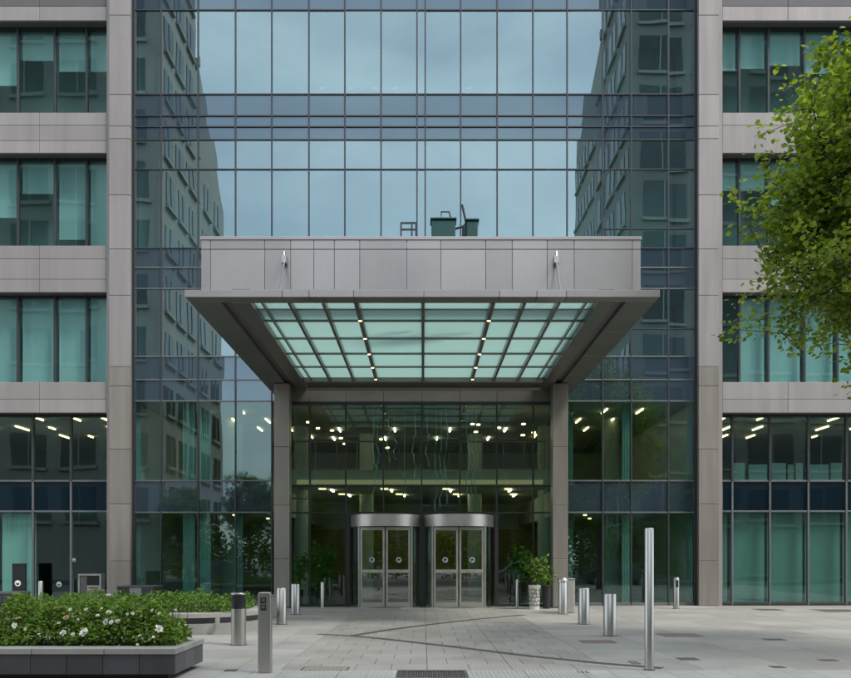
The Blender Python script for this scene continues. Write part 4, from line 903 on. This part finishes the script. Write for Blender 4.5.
# ================================================================== TREES
def make_tree(name, lab, loc, crown_c, radii, nclump, nleaf, leafsize, seed, group=None):
    g_ = np.random.default_rng(seed); r_ = random.Random(seed)
    t = tag(empty(name, loc), lab, 'tree', group)
    c = np.array(crown_c); rad = np.array(radii)
    P = g_.normal(size=(nclump, 3)); P /= np.linalg.norm(P, axis=1)[:, None]
    P *= (g_.random(nclump)**(1/2.4))[:, None]; P *= (0.86+0.20*np.sin(3.1*P[:, 0]+1.7)*np.cos(2.7*P[:, 2]-0.6)+0.10*np.sin(7*P[:, 1]+5*P[:, 2]))[:, None]
    cl = c+P*rad
    hub = np.array([0, 0, c[2]-rad[2]*0.75])
    b = MB().tube([(0, 0, 0), (0.05, 0.02, hub[2]*0.5), tuple(hub)], [0.24, 0.18, 0.15], 12); tk = b.build('trunk', 'bark', t, at=(0, 0, 0)); tk.location = (0, 0, 0)
    # limbs run to inner points, boughs to each clump
    limbs = []; br = MB(); nl = 11
    for k in range(nl):
        a = 2*math.pi*k/nl+r_.uniform(-.2, .2); e = c+rad*np.array([0.62*math.cos(a), 0.62*math.sin(a), r_.uniform(-0.45, 0.5)])
        m_ = hub*0.5+e*0.5+np.array([0, 0, 0.35]); pts_ = [hub*(1-s)**2+2*s*(1-s)*m_+e*s*s for s in np.linspace(0, 1, 7)]
        limbs += pts_[2:]; br.tube([tuple(q) for q in pts_], [0.09-0.011*i for i in range(7)], 8)
    e = c+rad*np.array([0, 0, 0.7]); pts_ = [hub+(e-hub)*s for s in np.linspace(0, 1, 6)]; limbs += pts_[1:]; br.tube([tuple(q) for q in pts_], [0.12, 0.10, 0.08, 0.06, 0.045, 0.03], 8)
    L_ = np.array(limbs); allP = []; rn = []
    for q in cl:
        s0 = L_[np.argmin(((L_-q)**2).sum(1))]; m_ = (s0+q)/2+g_.normal(0, 0.12, 3)+np.array([0, 0, 0.1])
        br.tube([tuple(s0), tuple(m_), tuple(q)], [0.034, 0.023, 0.011], 5)
        out = (q-c)/rad; n = int(nleaf*g_.uniform(0.6, 1.35)); spread = np.array([0.40, 0.40, 0.26])*g_.uniform(0.7, 1.25)
        for _ in range(4):      # twigs carry the leaves
            tip = q+g_.normal(0, 1, 3)*spread*1.1; br.tube([tuple(q), tuple((q+tip)/2+g_.normal(0, .04, 3)), tuple(tip)], [0.009, 0.006, 0.004], 4)
            s = g_.random(n//4)[:, None]**0.6; allP.append(q+(tip-q)*s*1.1+g_.normal(0, 0.11, (n//4, 3))); rn.append(np.clip(g_.normal(0.45, 0.22, n//4)+g_.normal(0, .08), 0, 1))
    allP = np.concatenate(allP); rn = np.concatenate(rn)
    V, Fq = leaves(allP, leafsize, up=0.55, flat=0.28, ratio=0.95, droop=0.25)
    br.build('branches', 'bark', t).location = (0, 0, 0)
    o_ = bpy.data.objects.new('crown', leaf_mesh('crown', V, Fq, 'leaf_tree', rn)); C.objects.link(o_); o_.parent = t
    return t
def copy_tree(o, parent=None):
    c = o.copy(); C.objects.link(c); c.parent = parent
    for ch in o.children: copy_tree(ch, c)
    return c
tree = make_tree('street_tree', 'leafy green tree overhanging the right wing from the picture edge', (9.0, 13.0, 0), (-0.1, 0, 7.65), (3.75, 3.5, 4.25), 470, 165, 0.095, 21)

# ================================================================== ACROSS THE STREET (seen mirrored in the facade)
def far_building(name, lab, boxes, mats, wins):
    """boxes: (x0,x1,y0,y1,z_front,z_back); wins: rows of windows on +Y faces ('F') or on side faces ('S')"""
    t = tag(empty(name, ((boxes[0][0]+boxes[0][1])/2, (boxes[0][2]+boxes[0][3])/2, 0)), lab, 'building')
    for (x0, x1, y0, y1, za, zb), mt in zip(boxes, mats):    # za at y1 (street side), zb at y0
        v = [(x0, y0, 0), (x1, y0, 0), (x1, y1, 0), (x0, y1, 0), (x0, y0, zb), (x1, y0, zb), (x1, y1, za), (x0, y1, za)]
        MB().add(v, [(0, 3, 2, 1), (4, 5, 6, 7), (0, 1, 5, 4), (1, 2, 6, 5), (2, 3, 7, 6), (3, 0, 4, 7)]).build('wall', mt, t)
        cbox('cornice', x0-0.2, x1+0.2, y1-0.3, y1+0.25, za-0.6, za+0.2, mt, t, 0.03)
    cache = {}
    for (face, pos, a0, a1, n, zs, w, h) in wins:
        key = (face, w, h)
        if key not in cache:
            b = MB().box(-w/2, w/2, -0.04, 0.04, 0, h) if face == 'F' else MB().box(-0.04, 0.04, -w/2, w/2, 0, h); me = mesh('window', b.v, b.f, ['far_window'])
            b = MB()
            if face == 'F': b.box(-w/2-0.15, w/2+0.15, 0, 0.22, -0.25, 0).box(-0.05, 0.05, 0.03, 0.09, 0, h)
            else: b.box(-0.22, 0.22, -w/2-0.15, w/2+0.15, -0.25, 0).box(-0.09, 0.09, -0.05, 0.05, 0, h)
            cache[key] = (me, mesh('sill', b.v, b.f, ['far_stone']))
        for z in zs:
            for k in range(n):
                u = a0+(a1-a0)*(k+0.5)/n; loc = (u, pos, z) if face == 'F' else (pos, u, z)
                wd = link('window', cache[key][0], loc, t); link('sill', cache[key][1], loc, wd)
    return t
fl_ = [4.5+4.1*k for k in range(14)]
far_building('far_tower', 'tall pale stone block mirrored at the left edge of the glass bay', [(-44, -20, -18, -8, 63, 63), (-44, -20, -26.5, -18.02, 46, 36)], ['far_stone', 'far_stone'],
             [('F', -7.98, -44, -20.6, 6, fl_, 2.7, 2.6), ('S', -19.98, -17.6, -8.4, 3, fl_, 2.1, 2.5), ('S', -19.98, -26.0, -18.4, 2, fl_[:8], 2.4, 2.4)])
far_building('far_tower', 'tall dark office block mirrored at the right edge of the glass bay', [(17, 44, -24, -12, 66, 66), (17, 40, -34, -24.02, 52, 47)], ['far_dark', 'far_stone'],
             [('F', -11.98, 17.4, 44, 6, fl_, 3.4, 2.9), ('S', 16.98, -23.6, -12.4, 3, fl_, 2.6, 2.6), ('S', 16.98, -33.6, -24.4, 3, fl_[:10], 2.2, 2.0)])
far_building('far_low_building', 'wide grey office block mirrored behind the street trees', [(-17.3, 16.5, -58, -46, 23, 23)], ['far_brick'], [('F', -45.98, -17, 16, 9, (1.2, 5.0, 8.8, 12.6, 16.4), 2.2, 2.1)])
for k, (x, y, s, a, lab) in enumerate(((-13.5, -9.5, 0.72, 0.6, 'street tree mirrored in the low glass left of the entrance'), (-3.8, -10.5, 0.66, 2.2, 'street tree mirrored in the left revolving door'),
                                       (4.6, -9.8, 0.70, 3.9, 'street tree mirrored in the right revolving door'), (12.5, -10.2, 0.74, 5.0, 'street tree mirrored in the low glass right of the entrance'), (21, -9.0, 0.7, 1.0, 'street tree mirrored in the right wing shopfront'), (-8.6, -8.9, 0.6, 4.2, 'street tree mirrored beside the left canopy column'), (-18.5, -7.8, 0.62, 2.9, 'street tree mirrored in the ground-floor glass by the left pier'), (8.6, -8.9, 0.62, 0.2, 'street tree mirrored beside the right canopy column'))):
    c = copy_tree(tree); c.location = (x, y, -0.006); c.scale = (s, s, s); c.rotation_euler[2] = a; c['label'] = lab; c['group'] = 'trees across the street'
# a hedge line across the street
hedge('far_hedge', 'tall green hedge across the street mirrored in the doors', 'hedge', 20000, (-20, 20, -8.9, -7.5, 0.0, 4.6), 0.30, 'leaf_tree', 31, stems=40)

def make_car(name, lab, paint):
    t = tag(empty(name, (0, 0, 0)), lab, 'car', 'cars on the street')
    prof = [(-2.1, .35), (-2.12, .62), (-1.95, .86), (-1.55, .95), (-1.05, 1.36), (-0.5, 1.46), (0.35, 1.46), (0.95, 1.30), (1.35, .96), (2.0, .80), (2.13, .55), (2.1, .33)]
    secs = [(-.86, .93), (-.80, 1.0), (.80, 1.0), (.86, .93)]; b = MB(); k = len(prof)
    for (yy, sc) in secs:
        for (xx, zz) in prof: b.v.append((xx*(1 if abs(yy) < .85 else .985), yy*(1-0.16*max(0, zz-.9)/.56), .33+(zz-.33)*sc if zz < 1.0 else zz*(0.99 if abs(yy) > .85 else 1)))
    for s in range(3):
        for i in range(k): j = (i+1) % k; b.f.append((s*k+i, s*k+j, (s+1)*k+j, (s+1)*k+i)); b.m.append(0)
    b.f.append(tuple(range(k))); b.f.append(tuple(range(3*k, 4*k))[::-1]); b.m += [0, 0]
    body = b.build('body', paint, t, smooth=False)
    for sy in (-1, 1):
        w1 = MB().add([(-1.3, sy*.845, .98), (-0.1, sy*.845, .98), (-0.1, sy*.755, 1.38), (-0.93, sy*.755, 1.38)], [(0, 1, 2, 3)]).build('side_window', 'far_window', t)
        w2 = MB().add([(0.0, sy*.845, .98), (1.2, sy*.845, .98), (0.85, sy*.76, 1.30), (0.4, sy*.75, 1.38), (0.0, sy*.755, 1.38)], [(0, 1, 2, 3, 4)]).build('side_window', 'far_window', t)
        for xx in (-1.3, 1.32):
            w = MB().tube([(xx, sy*.72, .32), (xx, sy*.89, .32)], .32, 20).build('wheel', 'tyre', t); MB().tube([(xx, sy*.85, .32), (xx, sy*.90, .32)], .20, 16).build('rim', 'steel_bright', w)
        MB().box(2.06, 2.14, sy*.62-.16, sy*.62+.16, .58, .70).build('headlight', 'white_paint', t); MB().box(-2.15, -2.07, sy*.66-.12, sy*.66+.12, .62, .78).build('tail_light', 'rust', t)
    MB().add([(1.0, -.72, 1.295), (1.0, .72, 1.295), (1.36, .80, .985), (1.36, -.80, .985)], [(0, 3, 2, 1)]).build('windscreen', 'far_window', t)
    return t
car1 = make_car('parked_car', 'dark hatchback mirrored low in the glass right of the entrance', 'car_dark'); car1.location = (12.0, 3.6, -0.13)
car2 = make_car('parked_car', 'silver hatchback mirrored beside the right revolving door', 'car_silver'); car2.location = (6.4, 3.6, -0.13)
car3 = copy_tree(car1); car3.location = (-12.5, 3.6, -0.13); car3['label'] = 'dark hatchback mirrored low in the left wing shopfront'
